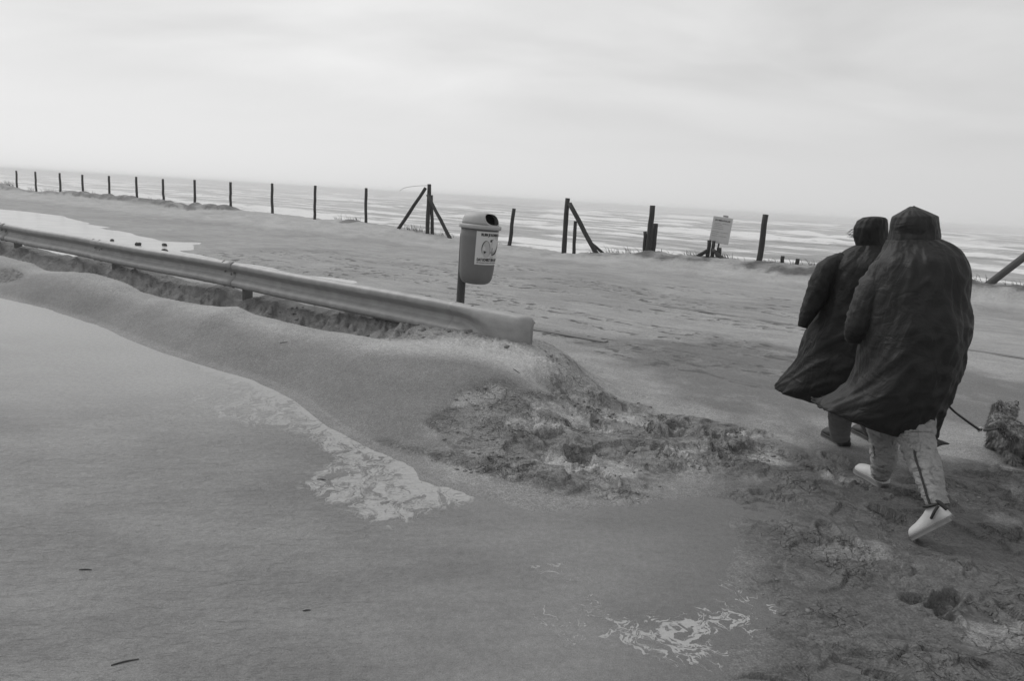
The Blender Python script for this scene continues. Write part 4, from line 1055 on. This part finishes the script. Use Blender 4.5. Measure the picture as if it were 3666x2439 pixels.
for tq, hq in ((RLT, RLH), (RRT, RRH)):
    up_, f, s_, u_, heel, L = shoe(tq, hq, M_SHOE, M_SOLE, pr)
    c = heel+f*(.20*L)+u_*.104
    ring = [(tuple(c+s_*(.028*math.cos(a))+f*(.034*math.sin(a))+u_*(.010*math.sin(a))), .008) for a in np.linspace(0, 2*math.pi, 17)]
    o_ = tube('collar', ring, M_BOOT, pr, None, 8); tag(o_, 'dark padded shoe collar')
    c2 = heel+f*(.06*L)
    tube('heel_tab', [(tuple(heel-f*.004+u_*.050), .011), (tuple(heel+f*.001+u_*.080), .013), (tuple(heel+f*.010+u_*.112), .012)], M_BOOT, pr, 8, 8)
    tube('stripe', [(tuple(heel+f*(.02*L)+s_*-.030+u_*.085), .008), (tuple(heel+f*(.14*L)+s_*-.044+u_*.070), .008), (tuple(heel+f*(.3*L)+s_*-.046+u_*.048), .007)], M_BOOT, pr, 8, 6)
for tq, hq in ((LLT, LLH), (LRT, LRH)): shoe(tq, hq, M_BOOT, M_BOOT, pl_, True, 'boot')
# torn flap of the hem blown out behind
flap = np.array([[(2.188, 3.745, .505), (2.188, 3.735, .49), (2.187, 3.728, .468)], [(2.286, 3.785, .49), (2.28, 3.765, .47), (2.275, 3.748, .448)], [(2.387, 3.825, .470), (2.38, 3.80, .452), (2.370, 3.778, .434)], [(2.44, 3.825, .455), (2.438, 3.815, .448), (2.435, 3.81, .442)], [(2.474, 3.822, .446), (2.474, 3.821, .445), (2.474, 3.82, .444)]])
o_ = link('coat_flap', grid_mesh('coat_flap', np.array([catmull(flap[:, i], 18) for i in range(3)])), M_COAT, pr); s_ = o_.modifiers.new('solid', 'SOLIDIFY'); s_.thickness = .01
# trouser seams (dark piping down the outside of the jeans)
tube('seam', [((2.198, 3.680, .475), .006), ((2.183, 3.622, .425), .006), ((2.183, 3.567, .375), .006), ((2.186, 3.517, .320), .006), ((2.192, 3.479, .268), .006), ((2.200, 3.447, .225), .006)], M_BOOT, pr, 18, 6)
tube('seam', [((2.222, 4.150, .36), .005), ((2.240, 4.145, .29), .005), ((2.262, 4.16, .23), .004)], M_DENIM_DARK, pr, 10, 6)
# wisps of hair at the edge of the black hood
hv, hf = [], []
for i in range(26):
    a = Vector((2.315+random.uniform(0, .02), 5.02+random.uniform(-.03, .05), 1.555+random.uniform(-.035, .03))); d_ = Vector((-.028-random.random()*.02, -.02, random.uniform(-.025, .015)))
    s_ = len(hv); hv += [a, a+Vector((0, 0, .004)), a+d_]; hf.append((s_, s_+1, s_+2))
link('hair', pydata('hair', hv, hf), M_HAIR, pl_, False)

# ------------------------------------------------------------------ dog on the leash
dg = empty('dog', (3.62, 4.9, 0)); tag(dg, 'small shaggy brindle dog with raised tail trotting on a leash', 'dog')
J = {'hip': (3.61, 4.80, .205, .090), 'loin': (3.625, 4.92, .205, .088), 'chest': (3.65, 5.06, .200, .098), 'withers': (3.67, 5.13, .225, .082), 'neck': (3.70, 5.17, .275, .062), 'head': (3.72, 5.19, .315, .066), 'muzzle': (3.745, 5.28, .295, .034), 'nose': (3.755, 5.315, .292, .020),
     'earL': (3.665, 5.16, .365, .022), 'earLt': (3.650, 5.15, .395, .008), 'earR': (3.775, 5.16, .365, .022), 'earRt': (3.79, 5.15, .395, .008),
     'tail0': (3.545, 4.725, .235, .028), 'tail1': (3.470, 4.715, .232, .024), 'tail2': (3.408, 4.71, .275, .026), 'tail3': (3.395, 4.72, .335, .016)}
E = [('hip', 'loin'), ('loin', 'chest'), ('chest', 'withers'), ('withers', 'neck'), ('neck', 'head'), ('head', 'muzzle'), ('muzzle', 'nose'), ('head', 'earL'), ('earL', 'earLt'), ('head', 'earR'), ('earR', 'earRt'), ('hip', 'tail0'), ('tail0', 'tail1'), ('tail1', 'tail2'), ('tail2', 'tail3')]
for s_, nme in ((-1, 'L'), (1, 'R')):
    J['hk'+nme] = (3.61+s_*.058, 4.84, .130, .042); J['hh'+nme] = (3.61+s_*.062, 4.765, .078, .024); J['hf'+nme] = (3.612+s_*.062, 4.775+.03*s_, .022, .022); J['hp'+nme] = (3.615+s_*.062, 4.815+.03*s_, .016, .018)
    E += [('hip', 'hk'+nme), ('hk'+nme, 'hh'+nme), ('hh'+nme, 'hf'+nme), ('hf'+nme, 'hp'+nme)]
    J['fe'+nme] = (3.655+s_*.055, 5.03, .125, .036); J['fw'+nme] = (3.658+s_*.056, 5.07-.02*s_, .070, .024); J['ff'+nme] = (3.66+s_*.056, 5.075-.03*s_, .020, .021); J['fp'+nme] = (3.664+s_*.056, 5.115-.03*s_, .015, .018)
    E += [('chest', 'fe'+nme), ('fe'+nme, 'fw'+nme), ('fw'+nme, 'ff'+nme), ('ff'+nme, 'fp'+nme)]
db = skin_body('body', J, E, M_DOGSKIN, dg, 2)
# fur: many short tapered locks growing back and down
dm_ = db.data; dm_.calc_loop_triangles()
co = np.empty(len(dm_.vertices)*3); dm_.vertices.foreach_get('co', co); co = co.reshape(-1, 3)
tri = np.empty(len(dm_.loop_triangles)*3, np.int32); dm_.loop_triangles.foreach_get('vertices', tri); tri = tri.reshape(-1, 3)
e1, e2 = co[tri[:, 1]]-co[tri[:, 0]], co[tri[:, 2]]-co[tri[:, 0]]; nrm = np.cross(e1, e2); ar = np.linalg.norm(nrm, axis=1); nrm /= ar[:, None]+1e-12
NF = 30000; ti = rng.choice(len(tri), NF, p=ar/ar.sum()); a, b_ = rng.random(NF), rng.random(NF); fl_ = a+b_ > 1; a[fl_] = 1-a[fl_]; b_[fl_] = 1-b_[fl_]
P0 = co[tri[ti, 0]]+a[:, None]*e1[ti]+b_[:, None]*e2[ti]; N = nrm[ti]
is_tail = (P0[:, 0] < 3.50) & (P0[:, 2] > .17); is_head = (P0[:, 1] > 5.12) & (P0[:, 2] > .24); paw = P0[:, 2] < .05; is_ear = (P0[:, 2] > .36) & (P0[:, 1] > 5.1)
ln_ = np.where(is_tail, .024, np.where(is_ear, .012, np.where(is_head, .038, np.where(paw, .02, .046))))*rng.uniform(.6, 1.25, NF)
clump = np.stack([gnoise(P0[:, 0]*22, P0[:, 2]*22+P0[:, 1]*13, 201+i) for i in range(3)], -1)
grow = np.array([-.12, -.75, -.55])
dirs = N*.50 + np.where(is_tail[:, None], np.array([-.15, 0, .75]), grow)*.8 + clump*.6 + rng.normal(0, .14, (NF, 3))
dirs /= np.linalg.norm(dirs, axis=1)[:, None]
side = np.cross(dirs, N+rng.normal(0, .3, (NF, 3))); side /= np.linalg.norm(side, axis=1)[:, None]+1e-9
wd = rng.uniform(.0013, .0028, NF)[:, None]
mid = P0+dirs*(ln_*.55)[:, None]; tip = P0+dirs*ln_[:, None]+np.array([0, 0, -.006]); tip[:, 2] = np.maximum(tip[:, 2], .004); mid[:, 2] = np.maximum(mid[:, 2], .004)
V = np.stack([P0-side*wd, P0+side*wd, mid+side*wd*.8, mid-side*wd*.8, tip], 1).reshape(-1, 3)
base_i = np.arange(NF)*5
faces = [(i, i+1, i+2, i+3) for i in base_i.tolist()]+[(i+3, i+2, i+4) for i in base_i.tolist()]
fo = link('fur', pydata('fur', V.tolist(), faces), M_FUR, dg, False)
fo['kind'] = 'stuff'
hx_ = [((3.685+.066*math.cos(a), 5.150+.02*math.sin(a), .250+.066*math.sin(a)), .007) for a in np.linspace(0, 2*math.pi, 20)]
tube('collar', hx_, M_LEASH, dg, None, 6)
lz = empty('leash', (2.711, 4.25, .556)); tag(lz, 'thin black dog leash with a metal ring running from the coat to the dog', 'leash')
A0, B0, C0 = Vector((2.711, 4.25, .556)), Vector((3.134, 4.55, .328)), Vector((3.36, 4.705, .300))
H0 = Vector((2.46, 4.42, .93))
tube('strap', [(tuple(H0), .007), (tuple(H0.lerp(A0, .5)+Vector((0, .03, -.02))), .007), (tuple(A0), .007), (tuple(A0.lerp(B0, .5)+Vector((0, 0, -.006))), .008), (tuple(B0), .009)], M_LEASH, lz, 24, 8)
tube('strap', [(tuple(B0+Vector((.015, .01, -.002))), .008), (tuple(B0.lerp(C0, .5)+Vector((0, 0, -.004))), .008), (tuple(C0), .008), ((3.46, 4.84, .26), .007), ((3.56, 5.0, .25), .007), ((3.64, 5.12, .26), .007)], M_LEASH, lz, 20, 8)
ringp = [(tuple(B0+Vector((.008+.016*math.cos(a), .006, .016*math.sin(a)))), .004) for a in np.linspace(0, 2*math.pi, 13)]
tube('ring', ringp, M_RING, lz, None, 6)

# ------------------------------------------------------------------ small things
def lump(name, p, r, mat, label, cat, group):
    bm = bmesh.new(); bmesh.ops.create_icosphere(bm, subdivisions=2, radius=r)
    for v_ in bm.verts:
        v_.co *= random.uniform(.75, 1.15); v_.co.z *= .8
    bmesh.ops.translate(bm, vec=p, verts=bm.verts); m = bpy.data.meshes.new(name); bm.to_mesh(m); bm.free()
    return tag(link(name, m, mat, None, False), label, cat, group)
for (x, y, r) in ((-10.38, 18.25, .05), (-9.30, 17.48, .075), (-8.80, 17.78, .065), (-8.05, 16.26, .075), (-6.92, 15.35, .05)):
    lump('stone', (x, y, .0+r*.3), r, M_STONE, 'small dark stone lying in the rain pool behind the guard rail', 'stone', 'stones in the road pool')
def straw(p, ang, L, zoff=.002):
    x, y = p; a = Vector((x-math.cos(ang)*L/2, y-math.sin(ang)*L/2, 0)); b_ = Vector((x+math.cos(ang)*L/2, y+math.sin(ang)*L/2, 0)); c = (a+b_)/2+Vector((-math.sin(ang), math.cos(ang), 0))*L*.04
    for q in (a, b_, c): q.z = max(gz(q.x, q.y), 0)+zoff
    c.z += .001
    return tag(tube('straw', [(tuple(a), .0022), (tuple(c), .003), (tuple(b_), .0018)], M_STRAW, None, 8, 5), 'thin dark scrap of straw lying on wet sand or shallow water', 'straw', 'scattered straw scraps')
for p, a, L in (((-1.27, 2.18), .5, .085), ((-1.75, 2.75), .1, .05), ((-.75, 2.55), .3, .03), ((-1.05, 3.85), .1, .05), ((1.42, 2.72), -.9, .10), ((-2.6, 7.55), -.5, .10), ((-2.1, 6.4), -.1, .07), ((.05, 5.55), 2.4, .07)):
    straw(p, a, L)
# marram grass on the ridge
gv, gf = [], []
def tuft(u, v, n, h, lean):
    for i in range(int(n*.6)):
        uu, vv = u+random.gauss(0, .16), v+random.gauss(0, .10); x, y, _ = W(uu, vv); z = float(terrain(np.array([x]), np.array([y]))[0]) if i % 6 == 0 else None
        if z is None: z = tuft.z
        tuft.z = z; hh = h*random.uniform(.45, 1.1); d_ = random.gauss(lean*1.5, .45); e_ = random.gauss(0, .25); w_ = random.uniform(.004, .008)
        s_ = len(gv); ux, uy = DU
        for k_, (t_, wf) in enumerate(((0, 1), (.5, .85), (.85, .5), (1, .12))):
            off = d_*hh*t_*t_; q = Vector((x+ux*off+DN[0]*e_*hh*t_, y+uy*off+DN[1]*e_*hh*t_, z-.03+hh*t_*(1-.28*t_*abs(d_))))
            gv.extend([q-Vector((w_*wf, 0, 0)), q+Vector((w_*wf, 0, 0))])
        gf.extend([(s_, s_+1, s_+3, s_+2), (s_+2, s_+3, s_+5, s_+4), (s_+4, s_+5, s_+7, s_+6)])
for (u, n, h) in ((53, 70, .55), (51.8, 60, .5), (49.2, 30, .35), (47, 40, .4), (45.4, 20, .3), (41.4, 25, .3), (40, 22, .25), (35, 30, .25), (34.4, 25, .25), (30.3, 15, .25), (21.6, 30, .3), (20.6, 26, .28), (17.5, 45, .32), (17.1, 30, .3), (16.2, 26, .25), (15.9, 20, .2), (13.8, 20, .2), (10.4, 26, .22), (9.9, 30, .25), (9.5, 24, .2), (9.0, 24, .28), (8.2, 24, .22), (7.2, 40, .22), (6.9, 45, .2), (6.5, 40, .2), (6.2, 24, .18), (5.2, 24, .2), (4.7, 26, .22), (4.2, 30, .28), (3.9, 24, .25), (1.3, 30, .22), (.9, 40, .26), (.4, 26, .2), (-.2, 26, .22)):
    tuft(u, 18.3+random.uniform(-.25, .35), n, h, .45)
tag(link('marram_grass', pydata('marram_grass', gv, gf), M_GRASS, None, False), 'sparse wind-bent marram grass along the dune ridge', 'grass', None, 'stuff')
# loose crumbs of broken sand crust
cv, cf = [], []
ico = bmesh.new(); bmesh.ops.create_icosphere(ico, subdivisions=1, radius=1); iv = np.array([v_.co[:] for v_ in ico.verts]); if_ = [[v_.index for v_ in f.verts] for f in ico.faces]; ico.free()
def crumbs(P, n, r0_, r1_):
    xs = [p[0] for p in P]; ys = [p[1] for p in P]
    X = rng.uniform(min(xs), max(xs), n*4); Y = rng.uniform(min(ys), max(ys), n*4)
    ok = (polysd(X, Y, P) > -.02) & (gnoise(X*2.2, Y*2.2, 301) > .02); X, Y = X[ok][:n], Y[ok][:n]
    Z = terrain(X, Y, True)[0]
    for x, y, z in zip(X, Y, Z):
        r = r0_*(r1_/r0_)**rng.random()**1.6; s_ = len(cv)
        sh = iv*np.array([rng.uniform(.8, 1.5), rng.uniform(.7, 1.2), rng.uniform(.35, .7)])*(1+rng.uniform(-.25, .25, (len(iv), 1)))*r
        a_ = rng.uniform(0, 6.28); ca, sa = math.cos(a_), math.sin(a_)
        sh = np.stack([sh[:, 0]*ca-sh[:, 1]*sa, sh[:, 0]*sa+sh[:, 1]*ca, sh[:, 2]], -1)+np.array([x, y, z+r*.1])
        cv.extend(sh.tolist()); cf.extend([[q+s_ for q in f] for f in if_])
crumbs(TRA, 300, .005, .018); crumbs(TRB, 350, .004, .013); crumbs(TRC, 120, .006, .022); crumbs(TRD, 220, .004, .014)
crumbs([W(3.5, 4.75)[:2], W(9, 4.7)[:2], W(9, 5.1)[:2], W(3.5, 5.1)[:2]], 200, .01, .035)
tag(link('sand_crumbs', pydata('sand_crumbs', cv, cf), M_CLOD, None, True), 'loose crumbs of broken damp sand crust', 'sand', None, 'stuff')

# ------------------------------------------------------------------ sea haze
hb = bmesh.new(); bmesh.ops.create_cube(hb, size=1)
bmesh.ops.scale(hb, vec=(28000, 28000, 13.5), verts=hb.verts); bmesh.ops.translate(hb, vec=(0, 0, 3.5-6.75), verts=hb.verts)
hm = bpy.data.meshes.new('haze'); hb.to_mesh(hm); hb.free()
M_HAZE = bpy.data.materials.new('haze'); M_HAZE.use_nodes = True; ht = M_HAZE.node_tree; ht.nodes.clear()
ho = ht.nodes.new('ShaderNodeOutputMaterial'); hv_ = ht.nodes.new('ShaderNodeVolumePrincipled')
hv_.inputs['Color'].default_value = (.92, .92, .92, 1); hv_.inputs['Density'].default_value = 0.0013; hv_.inputs['Anisotropy'].default_value = 0.0
ht.links.new(hv_.outputs[0], ho.inputs['Volume'])
tag(link('haze', hm, M_HAZE, None, False), 'thin salty sea haze over the whole place', None, None, 'stuff')
